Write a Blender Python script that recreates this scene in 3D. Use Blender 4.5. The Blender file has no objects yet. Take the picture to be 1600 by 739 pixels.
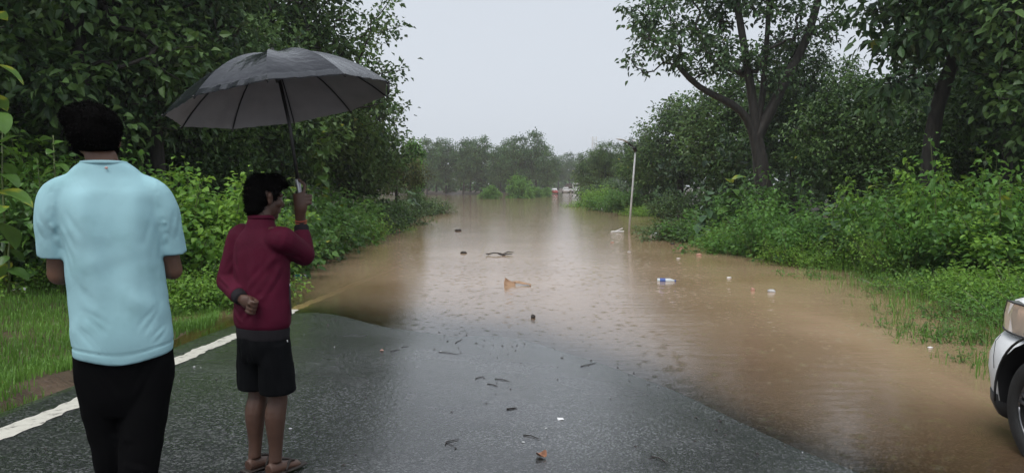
import bpy, bmesh, math, random
import numpy as np
from mathutils import Vector, Matrix, Quaternion

random.seed(7)
RNG = np.random.default_rng(7)
R = math.radians
scene = bpy.context.scene
COL = scene.collection

# ------------------------------------------------------------------ camera
F = 1180.0 / 1600.0            # focal length / picture width
CAMZ = 1.75                    # camera height above the flood water (z = 0)
cam_data = bpy.data.cameras.new('camera')
cam_data.sensor_width = 36.0
cam_data.lens = 36.0 * F
cam_data.clip_start = 0.05
cam_data.clip_end = 4000.0
cam = bpy.data.objects.new('camera', cam_data)
cam.location = (0, 0, CAMZ)
cam.rotation_euler = (R(90 - 3.85), 0, 0)
COL.objects.link(cam)
scene.camera = cam

# ------------------------------------------------------------------ sky, sun, exposure
SUN_EL, SUN_ROT = R(62), R(200)
world = bpy.data.worlds.new('World')
scene.world = world
world.use_nodes = True
wn, wl = world.node_tree.nodes, world.node_tree.links
wn.clear()
sky = wn.new('ShaderNodeTexSky')
sky.sky_type = 'NISHITA'
sky.sun_disc = False
sky.sun_elevation = SUN_EL
sky.sun_rotation = SUN_ROT
sky.air_density = 1.0
sky.dust_density = 4.0
hsv = wn.new('ShaderNodeHueSaturation')
hsv.inputs['Saturation'].default_value = 0.25
mixw = wn.new('ShaderNodeMixRGB')
mixw.inputs['Fac'].default_value = 0.86          # even cloud cover over the clear-sky light
mixw.inputs['Color2'].default_value = (4.85, 5.25, 5.8, 1)
bg = wn.new('ShaderNodeBackground')
bg.inputs['Strength'].default_value = 0.10
wo = wn.new('ShaderNodeOutputWorld')
wl.new(sky.outputs[0], hsv.inputs['Color'])
wl.new(hsv.outputs[0], mixw.inputs['Color1'])
wl.new(mixw.outputs[0], bg.inputs['Color'])
wl.new(bg.outputs[0], wo.inputs['Surface'])

sun_data = bpy.data.lights.new('sun', 'SUN')
sun_data.energy = 1.5
sun_data.angle = R(40)
sun_data.color = (1.0, 0.97, 0.93)
sun = bpy.data.objects.new('sun', sun_data)
sd = Vector((math.sin(SUN_ROT) * math.cos(SUN_EL), math.cos(SUN_ROT) * math.cos(SUN_EL), math.sin(SUN_EL)))
sun.rotation_euler = sd.to_track_quat('Z', 'Y').to_euler()
sun.location = (0, 0, 60)
COL.objects.link(sun)

scene.view_settings.view_transform = 'Standard'
scene.view_settings.look = 'None'
scene.view_settings.gamma = 1.0
scene.view_settings.exposure = 0.56
scene.view_settings.use_curve_mapping = False
scene.render.engine = 'CYCLES'
scene.cycles.use_denoising = True
scene.cycles.max_bounces = 6
scene.cycles.diffuse_bounces = 2
scene.cycles.glossy_bounces = 3
scene.cycles.transmission_bounces = 4
scene.cycles.volume_bounces = 1
scene.cycles.transparent_max_bounces = 8
scene.cycles.caustics_reflective = False
scene.cycles.caustics_refractive = False
scene.cycles.sample_clamp_indirect = 6.0
scene.cycles.use_adaptive_sampling = True
scene.cycles.adaptive_threshold = 0.02

# ------------------------------------------------------------------ helpers: objects
def link(o, parent=None):
    COL.objects.link(o)
    if parent is not None:
        o.parent = parent
    return o

def tag(o, label=None, cat=None, group=None, kind=None):
    if label: o['label'] = label
    if cat: o['category'] = cat
    if group: o['group'] = group
    if kind: o['kind'] = kind
    return o

def empty(name, loc=(0, 0, 0), rz=0.0, scale=1.0):
    o = bpy.data.objects.new(name, None)
    o.location = loc
    o.rotation_euler = (0, 0, rz)
    o.scale = (scale,) * 3
    o.empty_display_size = 0.1
    return link(o)

def np_mesh(name, V, Fc, mats=(), smooth=False, attrs=None, mat_idx=None):
    """mesh from numpy arrays; Fc is (n,3) or (n,4)"""
    V = np.asarray(V, np.float32); Fc = np.asarray(Fc, np.int32)
    me = bpy.data.meshes.new(name)
    n, k = Fc.shape
    me.vertices.add(len(V)); me.vertices.foreach_set('co', V.ravel())
    me.loops.add(n * k); me.loops.foreach_set('vertex_index', Fc.ravel())
    me.polygons.add(n)
    me.polygons.foreach_set('loop_start', np.arange(0, n * k, k, dtype=np.int32))
    me.polygons.foreach_set('loop_total', np.full(n, k, np.int32))
    me.polygons.foreach_set('use_smooth', np.full(n, smooth, bool))
    for m in (mats if isinstance(mats, (list, tuple)) else (mats,)):
        me.materials.append(m)
    if mat_idx is not None:
        me.polygons.foreach_set('material_index', np.asarray(mat_idx, np.int32))
    me.update(calc_edges=True)
    if attrs:
        for an, av in attrs.items():
            a = me.attributes.new(an, 'FLOAT', 'POINT')
            a.data.foreach_set('value', np.asarray(av, np.float32))
    return me

def np_obj(name, V, Fc, mats, parent=None, **kw):
    return link(bpy.data.objects.new(name, np_mesh(name, V, Fc, mats, **kw)), parent)

def bm_obj(name, bm, mats, parent=None, smooth=True):
    bmesh.ops.recalc_face_normals(bm, faces=bm.faces[:])
    me = bpy.data.meshes.new(name)
    bm.to_mesh(me); bm.free()
    for m in (mats if isinstance(mats, (list, tuple)) else (mats,)):
        me.materials.append(m)
    if smooth:
        me.polygons.foreach_set('use_smooth', np.ones(len(me.polygons), bool))
    return link(bpy.data.objects.new(name, me), parent)

def copy_tree(o, parent=None):
    c = o.copy()
    COL.objects.link(c)
    c.parent = parent
    for ch in list(o.children):
        copy_tree(ch, c)
    return c

def catmull(K, sub):
    """smooth curve through the rows of K, sub steps per interval"""
    K = np.array([[float(v) for v in k] for k in K]); out = []
    n = len(K)
    for i in range(n - 1):
        p0, p1, p2, p3 = K[max(i - 1, 0)], K[i], K[i + 1], K[min(i + 2, n - 1)]
        for q in range(sub):
            t = q / sub
            out.append(.5 * (2 * p1 + (p2 - p0) * t + (2 * p0 - 5 * p1 + 4 * p2 - p3) * t * t + (3 * p1 - p0 - 3 * p2 + p3) * t ** 3))
    out.append(K[-1])
    return np.array(out)

def loft(bm, pts, radii, n=14, up=None, cap=True, sub=1):
    """closed tube through pts; radii: float or (rx, ry) per point"""
    P = [Vector(p) for p in pts]
    if sub > 1 and len(P) > 2:
        Rr = [(r, r) if not isinstance(r, (tuple, list)) else r for r in radii]
        K = catmull([tuple(p) + tuple(r) for p, r in zip(P, Rr)], sub)
        P = [Vector(k[:3]) for k in K]; radii = [(max(1e-4, float(k[3])), max(1e-4, float(k[4]))) for k in K]
    rings = []
    T0 = (P[1] - P[0]).normalized()
    ref = Vector(up) if up else (Vector((1, 0, 0)) if abs(T0.x) < 0.8 else Vector((0, 1, 0)))
    X = (ref - ref.dot(T0) * T0).normalized()
    for i, p in enumerate(P):
        T = (P[min(i + 1, len(P) - 1)] - P[max(i - 1, 0)]).normalized()
        X = (X - X.dot(T) * T).normalized()
        Y = T.cross(X)
        r = radii[i]
        rx, ry = (r, r) if not isinstance(r, (tuple, list)) else r
        rings.append([bm.verts.new(p + X * (rx * math.cos(2 * math.pi * k / n)) + Y * (ry * math.sin(2 * math.pi * k / n))) for k in range(n)])
    for a, b in zip(rings[:-1], rings[1:]):
        for k in range(n):
            bm.faces.new((a[k], a[(k + 1) % n], b[(k + 1) % n], b[k]))
    if cap:
        bm.faces.new(rings[0][::-1]); bm.faces.new(rings[-1])
    return rings

def stack(bm, secs, n=28, e=2.0, yaw=0.0, sub=5):
    """closed horizontal sections (z, rx, ry, cx, cy); superellipse exponent e"""
    if sub > 1:
        K = catmull([tuple(s) + (0,) * (5 - len(s)) for s in secs], sub)
        K[:, 0] = np.maximum.accumulate(K[:, 0] + np.arange(len(K)) * 1e-6)
        secs = [tuple(k) for k in K]
    rings = []
    cyw, syw = math.cos(yaw), math.sin(yaw)
    for s in secs:
        z, rx, ry = s[:3]; cx = s[3] if len(s) > 3 else 0; cy = s[4] if len(s) > 4 else 0
        ring = []
        for k in range(n):
            t = 2 * math.pi * k / n
            c, q = math.cos(t), math.sin(t)
            x = cx + rx * math.copysign(abs(c) ** (2 / e), c); y = cy + ry * math.copysign(abs(q) ** (2 / e), q)
            ring.append(bm.verts.new((x * cyw - y * syw, x * syw + y * cyw, z)))
        rings.append(ring)
    for a, b in zip(rings[:-1], rings[1:]):
        for k in range(n):
            bm.faces.new((a[k], a[(k + 1) % n], b[(k + 1) % n], b[k]))
    bm.faces.new(rings[0][::-1]); bm.faces.new(rings[-1])

def ball(bm, c, r, n=12, rot=None):
    r = (r, r, r) if not isinstance(r, (tuple, list)) else r
    M = Matrix.Translation(Vector(c)) @ (rot.to_4x4() if rot is not None else Matrix.Identity(4)) @ Matrix.Diagonal((r[0], r[1], r[2], 1))
    bmesh.ops.create_uvsphere(bm, u_segments=n, v_segments=max(6, n // 2 + 2), radius=1, matrix=M)

def box(bm, c, s, rot=None):
    M = Matrix.Translation(Vector(c)) @ (rot.to_4x4() if rot is not None else Matrix.Identity(4)) @ Matrix.Diagonal((s[0], s[1], s[2], 1))
    return bmesh.ops.create_cube(bm, size=1, matrix=M)

def blob(name, bm, voxel, mats, parent=None, smooth=6, folds=(), noise=0.0, post=None):
    """voxel union of closed shells -> one continuous smooth mesh"""
    bmesh.ops.recalc_face_normals(bm, faces=bm.faces[:])
    me = bpy.data.meshes.new(name + '_src'); bm.to_mesh(me); bm.free()
    tmp = bpy.data.objects.new(name + '_src', me); COL.objects.link(tmp)
    md = tmp.modifiers.new('r', 'REMESH'); md.mode = 'VOXEL'; md.voxel_size = voxel
    if smooth:
        sm = tmp.modifiers.new('s', 'SMOOTH'); sm.factor = 0.5; sm.iterations = smooth
    dg = bpy.context.evaluated_depsgraph_get(); dg.update()
    out = bpy.data.meshes.new_from_object(tmp.evaluated_get(dg))
    bpy.data.objects.remove(tmp); bpy.data.meshes.remove(me)
    out.name = name
    nv = len(out.vertices)
    co = np.empty(nv * 3, np.float32); out.vertices.foreach_get('co', co); co = co.reshape(-1, 3)
    no = np.empty(nv * 3, np.float32); out.vertex_normals.foreach_get('vector', no); no = no.reshape(-1, 3)
    d = np.zeros(nv, np.float32)
    for (a, b, w, amp) in folds:
        a, b = np.array(a), np.array(b); ab = b - a
        t = np.clip(((co - a) @ ab) / (ab @ ab), 0, 1)
        dist = np.linalg.norm(co - (a + t[:, None] * ab), axis=1)
        fade = np.sin(np.pi * np.clip(0.12 + 0.85 * t, 0, 1))
        d += amp * fade * (np.exp(-(dist / w) ** 2) - 0.6 * np.exp(-((dist - 1.7 * w) / w) ** 2))
    if noise:
        for k, (fx, fy, fz, ph) in enumerate(((11, 9, 7, .3), (17, 23, 13, 1.7), (31, 27, 19, 2.9), (7, 15, 29, 4.1))):
            d += noise / (1 + .5 * k) * np.sin(fx * co[:, 0] + 2 * np.sin(fy * co[:, 2] + ph)) * np.cos(fy * co[:, 1] + fz * co[:, 2] + ph)
    if post is not None:
        co = post(co, no)
    co = co + no * d[:, None]
    out.vertices.foreach_set('co', co.astype(np.float32).ravel())
    out.polygons.foreach_set('use_smooth', np.ones(len(out.polygons), bool))
    out.materials.clear()
    for m in (mats if isinstance(mats, (list, tuple)) else (mats,)):
        out.materials.append(m)
    out.update()
    return link(bpy.data.objects.new(name, out), parent)

# ------------------------------------------------------------------ helpers: materials
def new_mat(name):
    m = bpy.data.materials.new(name); m.use_nodes = True
    nt = m.node_tree
    return m, nt.nodes, nt.links, nt.nodes['Principled BSDF']

def plain(name, col, rough=0.6, spec=0.5, metal=0.0, var=0.0, vscale=8.0, bump=0.0, bscale=200.0, coat=0.0, col2=None):
    m, N, L, P = new_mat(name)
    P.inputs['Base Color'].default_value = (*col, 1)
    P.inputs['Roughness'].default_value = rough
    P.inputs['Specular IOR Level'].default_value = spec
    P.inputs['Metallic'].default_value = metal
    if coat:
        P.inputs['Coat Weight'].default_value = coat
        P.inputs['Coat Roughness'].default_value = 0.06
    tc = N.new('ShaderNodeTexCoord')
    if var or col2:
        nz = N.new('ShaderNodeTexNoise'); nz.inputs['Scale'].default_value = vscale; nz.inputs['Detail'].default_value = 5
        L.new(tc.outputs['Object'], nz.inputs['Vector'])
        rp = N.new('ShaderNodeValToRGB')
        a = col2 if col2 else tuple(c * (1 - var) for c in col)
        b = col if col2 else tuple(min(1, c * (1 + var)) for c in col)
        rp.color_ramp.elements[0].position = .35; rp.color_ramp.elements[1].position = .65
        rp.color_ramp.elements[0].color = (*a, 1); rp.color_ramp.elements[1].color = (*b, 1)
        L.new(nz.outputs['Fac'], rp.inputs[0]); L.new(rp.outputs[0], P.inputs['Base Color'])
    if bump:
        nb = N.new('ShaderNodeTexNoise'); nb.inputs['Scale'].default_value = bscale; nb.inputs['Detail'].default_value = 3
        L.new(tc.outputs['Object'], nb.inputs['Vector'])
        bp = N.new('ShaderNodeBump'); bp.inputs['Strength'].default_value = bump; bp.inputs['Distance'].default_value = 0.01
        L.new(nb.outputs['Fac'], bp.inputs['Height']); L.new(bp.outputs[0], P.inputs['Normal'])
    return m

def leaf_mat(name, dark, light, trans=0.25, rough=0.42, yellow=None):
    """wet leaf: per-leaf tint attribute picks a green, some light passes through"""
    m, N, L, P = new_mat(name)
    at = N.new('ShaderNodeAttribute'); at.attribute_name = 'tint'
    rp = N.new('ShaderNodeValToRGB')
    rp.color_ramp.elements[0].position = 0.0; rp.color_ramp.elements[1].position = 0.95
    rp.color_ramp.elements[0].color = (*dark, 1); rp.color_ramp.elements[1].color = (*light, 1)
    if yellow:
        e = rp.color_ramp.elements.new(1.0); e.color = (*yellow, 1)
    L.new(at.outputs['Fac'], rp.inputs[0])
    P.inputs['Roughness'].default_value = rough
    P.inputs['Specular IOR Level'].default_value = 0.4
    L.new(rp.outputs[0], P.inputs['Base Color'])
    tb = N.new('ShaderNodeBsdfTranslucent')
    hs = N.new('ShaderNodeHueSaturation'); hs.inputs['Hue'].default_value = 0.48; hs.inputs['Value'].default_value = 1.3
    L.new(rp.outputs[0], hs.inputs['Color']); L.new(hs.outputs[0], tb.inputs['Color'])
    mx = N.new('ShaderNodeMixShader'); mx.inputs[0].default_value = trans
    L.new(P.outputs[0], mx.inputs[1]); L.new(tb.outputs[0], mx.inputs[2])
    L.new(mx.outputs[0], N['Material Output'].inputs['Surface'])
    return m

def px(x, d):
    """lateral position of picture column x at distance d"""
    return (x - 800.0) / 1180.0 * d

# ------------------------------------------------------------------ terrain shape
WX = [-3.7, -2.88, -1.9, -1.11, .2, .84, 1.41, 1.91, 2.5, 3.2, 4.0]
WY = [10.6, 10.3, 9.85, 9.3, 8.4, 7.6, 6.5, 4.9, 3.7, 3.0, 2.6]
def road_z(X, Y):
    w = np.interp(X, WX, WY) + .07 * np.sin(2.3 * X + .5) + .06 * np.sin(5.1 * X + 1)
    t = w - Y
    z = .042 * (1 - .5 * np.clip((X - .7) / 1.2, 0, 1) * np.clip((4.2 - X) / 1.0, 0, 1)) * t * (.25 + .75 * t * t / (t * t + .8))
    z = z + .006 * np.sin(1.7 * X + .8 * Y) * np.sin(1.1 * Y + 2 * X)
    return np.where(z < -.45, -.45 - .1 * (1 - np.exp((z + .45) / .1)), z)

def wob(X, Y, s):
    return s * (np.sin(.9 * X + .3 * Y) * np.cos(.7 * Y - .2 * X) + .5 * np.sin(2.3 * X + 1.1 * Y + 1) * np.cos(1.9 * Y - .8 * X) + .25 * np.sin(5.1 * X - 3.7 * Y))

def sstep(a, b, x):
    t = np.clip((x - a) / (b - a), 0, 1); return t * t * (3 - 2 * t)

def terrain_z(X, Y):
    X = np.asarray(X, float); Y = np.asarray(Y, float)
    r = road_z(np.clip(X, -3.7, 4.0), Y)
    far = sstep(50, 62, Y)
    # left verge
    z1 = np.clip(.042 * (9.4 - Y), -.35, .24); z2 = np.clip(.028 * (14.5 - Y), -.25, .25); z3 = np.clip(.03 * (30 - Y), -.1, .3)
    k = np.clip((X + 3.7) / -.6, 0, 1); zl = r - .03 + k * (z1 - r + .03)
    k = sstep(4.3, 5.3, -X); zl = zl + k * (z2 - zl)
    k = sstep(5.3, 7.5, -X); zl = zl + k * (z3 - zl)
    zl = zl + sstep(8, 18, -X) * .25
    zl = zl * (1 - far) + far * (-.4)
    # right verge
    y1 = np.clip(.03 * (4 - Y), -.3, .05); y2 = np.clip(.02 * (11 - Y), -.15, .15)
    k = sstep(4.0, 5.0, X); zr = r + k * (y1 - r)
    k = sstep(5.0, 7.2, X); zr = zr + k * (y2 - zr)
    k = sstep(7.0, 10, X); zr = zr + k * (.25 - zr)
    zr = np.where(Y > 70, zr * (1 - sstep(70, 90, Y)) + sstep(70, 90, Y) * np.where(X > 14, .2, -.4), zr)
    z = np.where(X < -3.7, zl, np.where(X > 4.0, zr, r))
    z = z + np.where((X < -3.7) | (X > 4.0), wob(X, Y, .03), 0)
    # far shore
    shore = np.where(X < 8, sstep(144, 156, Y), sstep(195, 215, Y))
    z = z * (1 - shore) + shore * .35
    return z

def axis(segs):
    out = []
    for a, b, s in segs:
        out += list(np.arange(a, b, s))
    out.append(segs[-1][1])
    return np.array(out)

def grid(xs, ys, zf):
    X, Y = np.meshgrid(xs, ys)
    Z = zf(X, Y)
    V = np.stack([X, Y, Z], -1).reshape(-1, 3)
    nx, ny = len(xs), len(ys)
    i = (np.arange(ny - 1)[:, None] * nx + np.arange(nx - 1)[None, :]).ravel()
    return V, np.stack([i, i + 1, i + nx + 1, i + nx], -1)

# --- ground material: wet red-brown mud under weeds
def ground_material():
    m, N, L, P = new_mat('wet_mud')
    tc = N.new('ShaderNodeTexCoord')
    n1 = N.new('ShaderNodeTexNoise'); n1.inputs['Scale'].default_value = 1.3; n1.inputs['Detail'].default_value = 8
    n2 = N.new('ShaderNodeTexNoise'); n2.inputs['Scale'].default_value = 22; n2.inputs['Detail'].default_value = 6
    L.new(tc.outputs['Object'], n1.inputs['Vector']); L.new(tc.outputs['Object'], n2.inputs['Vector'])
    rp = N.new('ShaderNodeValToRGB')
    rp.color_ramp.elements[0].position = .3; rp.color_ramp.elements[0].color = (.05, .032, .021, 1)
    rp.color_ramp.elements[1].position = .75; rp.color_ramp.elements[1].color = (.135, .092, .06, 1)
    mx = N.new('ShaderNodeMath'); mx.operation = 'ADD'
    ms = N.new('ShaderNodeMath'); ms.operation = 'MULTIPLY_ADD'; ms.inputs[1].default_value = .6; ms.inputs[2].default_value = -.3
    L.new(n2.outputs[0], ms.inputs[0]); L.new(n1.outputs[0], mx.inputs[0]); L.new(ms.outputs[0], mx.inputs[1])
    L.new(mx.outputs[0], rp.inputs[0]); L.new(rp.outputs[0], P.inputs['Base Color'])
    P.inputs['Roughness'].default_value = .45
    bp = N.new('ShaderNodeBump'); bp.inputs['Strength'].default_value = .7; bp.inputs['Distance'].default_value = .03
    L.new(n2.outputs[0], bp.inputs['Height']); L.new(bp.outputs[0], P.inputs['Normal'])
    return m

def ground_z(X, Y):
    z = terrain_z(X, Y)
    under = (X > -3.75) & (X < 4.05)
    return np.where(under, z - .09, z)

xs = axis([(-900, -100, 100), (-100, -30, 7), (-30, -9, 1.2), (-9, 9, .15), (9, 30, 1.2), (30, 100, 7), (100, 900, 100)])
ys = axis([(-20, -2, 1), (-2, 26, .15), (26, 60, .7), (60, 240, 4), (240, 1200, 80)])
V, Fc = grid(xs, ys, ground_z)
ground = np_obj('ground', V, Fc, ground_material(), smooth=True)
tag(ground, kind='structure')

# --- wet asphalt
def asphalt_material():
    m, N, L, P = new_mat('wet_asphalt')
    tc = N.new('ShaderNodeTexCoord')
    v = N.new('ShaderNodeTexVoronoi'); v.inputs['Scale'].default_value = 80
    L.new(tc.outputs['Object'], v.inputs['Vector'])
    n1 = N.new('ShaderNodeTexNoise'); n1.inputs['Scale'].default_value = .9; n1.inputs['Detail'].default_value = 6
    n2 = N.new('ShaderNodeTexNoise'); n2.inputs['Scale'].default_value = 130; n2.inputs['Detail'].default_value = 4
    for n in (n1, n2): L.new(tc.outputs['Object'], n.inputs['Vector'])
    # aggregate chips: pale and dark stones
    bw = N.new('ShaderNodeRGBToBW'); L.new(v.outputs['Color'], bw.inputs[0])
    rp = N.new('ShaderNodeValToRGB')
    cr = rp.color_ramp
    cr.elements[0].position = .25; cr.elements[0].color = (.012, .013, .015, 1)
    cr.elements[1].position = .8; cr.elements[1].color = (.13, .132, .137, 1)
    e = cr.elements.new(.62); e.color = (.026, .027, .030, 1)
    L.new(bw.outputs[0], rp.inputs[0])
    pn = N.new('ShaderNodeTexNoise'); pn.inputs['Scale'].default_value = .55; pn.inputs['Detail'].default_value = 7; pn.inputs['Distortion'].default_value = .6
    L.new(tc.outputs['Object'], pn.inputs['Vector'])
    pr = N.new('ShaderNodeMapRange'); pr.inputs['From Min'].default_value = .35; pr.inputs['From Max'].default_value = .65; pr.inputs['To Min'].default_value = .55; pr.inputs['To Max'].default_value = 1.35
    L.new(pn.outputs['Fac'], pr.inputs['Value'])
    pm = N.new('ShaderNodeVectorMath'); pm.operation = 'SCALE'
    L.new(rp.outputs[0], pm.inputs[0]); L.new(pr.outputs[0], pm.inputs['Scale']); L.new(pm.outputs[0], P.inputs['Base Color'])
    # wetness film varies
    fm = N.new('ShaderNodeAttribute'); fm.attribute_name = 'film'
    wr = N.new('ShaderNodeMapRange'); wr.inputs['From Min'].default_value = .35; wr.inputs['From Max'].default_value = .7
    wr.inputs['To Min'].default_value = .16; wr.inputs['To Max'].default_value = .38
    L.new(n1.outputs[0], wr.inputs['Value'])
    rm = N.new('ShaderNodeMix'); rm.data_type = 'FLOAT'; rm.inputs['B'].default_value = .10
    L.new(fm.outputs['Fac'], rm.inputs['Factor']); L.new(wr.outputs[0], rm.inputs['A']); L.new(rm.outputs[0], P.inputs['Roughness'])
    P.inputs['Specular IOR Level'].default_value = .5
    ad = N.new('ShaderNodeMath'); ad.operation = 'MULTIPLY_ADD'; ad.inputs[1].default_value = 1.0
    L.new(v.outputs['Distance'], ad.inputs[0]); L.new(n2.outputs[0], ad.inputs[2])
    bp = N.new('ShaderNodeBump'); bp.inputs['Strength'].default_value = .9; bp.inputs['Distance'].default_value = .009; bp.invert = True
    bs = N.new('ShaderNodeMapRange'); bs.inputs['To Min'].default_value = .7; bs.inputs['To Max'].default_value = .3
    L.new(fm.outputs['Fac'], bs.inputs['Value']); L.new(bs.outputs[0], bp.inputs['Strength'])
    cw = N.new('ShaderNodeMapRange'); cw.inputs['To Min'].default_value = .8; cw.inputs['To Max'].default_value = .6
    L.new(fm.outputs['Fac'], cw.inputs['Value']); L.new(cw.outputs[0], P.inputs['Coat Weight'])
    L.new(ad.outputs[0], bp.inputs['Height']); L.new(bp.outputs[0], P.inputs['Normal'])
    P.inputs['Coat Roughness'].default_value = .14
    P.inputs['Coat IOR'].default_value = 1.33
    n3 = N.new('ShaderNodeTexNoise'); n3.inputs['Scale'].default_value = 28; n3.inputs['Detail'].default_value = 4
    L.new(tc.outputs['Object'], n3.inputs['Vector'])
    b2 = N.new('ShaderNodeBump'); b2.inputs['Strength'].default_value = .3; b2.inputs['Distance'].default_value = .008
    L.new(n3.outputs[0], b2.inputs['Height']); L.new(b2.outputs[0], P.inputs['Coat Normal'])
    return m
M_asphalt = asphalt_material()

xs = axis([(-3.55, 3.95, .1)])
ys = axis([(-6, 16, .1), (16, 60, 1.0), (60, 140, 5)])
V, Fc = grid(xs, ys, road_z)
# ragged, slumped outer edges and a skirt into the mud
nx = len(xs)
Vr = V.reshape(len(ys), nx, 3)
Vr[:, 0, 0] += .06 * np.sin(3.1 * Vr[:, 0, 1]) + .04 * np.sin(7.7 * Vr[:, 0, 1] + 1)
Vr[:, 0, 2] -= .10; Vr[:, 1, 2] -= .012
Vr[:, -1, 2] -= .12; Vr[:, -2, 2] -= .03
Vf = Vr.reshape(-1, 3)
pool = np.exp(-np.maximum(0, Vf[:, 2]) / .02) * .65 + .10 * np.sin(1.9 * Vf[:, 0] + .7 * Vf[:, 1]) * np.sin(1.3 * Vf[:, 1] - .6 * Vf[:, 0]) + .08
road = np_obj('road', Vf, Fc, M_asphalt, smooth=True, attrs={'film': np.clip(pool, 0, 1)})
tag(road, kind='structure')

# --- painted edge line, worn, 4 mm above the asphalt
def paint_material():
    m, N, L, P = new_mat('worn_road_paint')
    tc = N.new('ShaderNodeTexCoord')
    n1 = N.new('ShaderNodeTexNoise'); n1.inputs['Scale'].default_value = 14; n1.inputs['Detail'].default_value = 8; n1.inputs['Roughness'].default_value = .7
    n2 = N.new('ShaderNodeTexNoise'); n2.inputs['Scale'].default_value = 1.2; n2.inputs['Detail'].default_value = 3
    for n in (n1, n2): L.new(tc.outputs['Object'], n.inputs['Vector'])
    rp = N.new('ShaderNodeValToRGB')
    rp.color_ramp.elements[0].position = .33; rp.color_ramp.elements[0].color = (.10, .095, .085, 1)
    rp.color_ramp.elements[1].position = .44; rp.color_ramp.elements[1].color = (.60, .58, .51, 1)
    e = rp.color_ramp.elements.new(.7); e.color = (.72, .70, .62, 1)
    L.new(n1.outputs[0], rp.inputs[0]); L.new(rp.outputs[0], P.inputs['Base Color'])
    P.inputs['Roughness'].default_value = .4
    bp = N.new('ShaderNodeBump'); bp.inputs['Strength'].default_value = .3; bp.inputs['Distance'].default_value = .004
    L.new(n1.outputs[0], bp.inputs['Height']); L.new(bp.outputs[0], P.inputs['Normal'])
    return m
xs = np.array([-3.17, -3.13, -3.09, -3.05, -3.01])
ys = axis([(-4, 20, .05)])
def line_z(X, Y): return road_z(X, Y) + .004
V, Fc = grid(xs, ys, line_z)
Vr = V.reshape(len(ys), 5, 3)
yy = Vr[:, 0, 1]
Vr[:, 0, 0] += .012 * np.sin(9 * yy) + .008 * np.sin(31 * yy) + RNG.normal(0, .006, len(yy))
Vr[:, 4, 0] += .012 * np.sin(8 * yy + 2) + .008 * np.sin(27 * yy) + RNG.normal(0, .006, len(yy))
V2 = Vr.reshape(-1, 3); V2[:, 2] = line_z(V2[:, 0], V2[:, 1])
line = np_obj('edge_line', V2, Fc, paint_material(), road, smooth=True)
line['label'] = 'worn white painted line along the left road edge'

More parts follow.
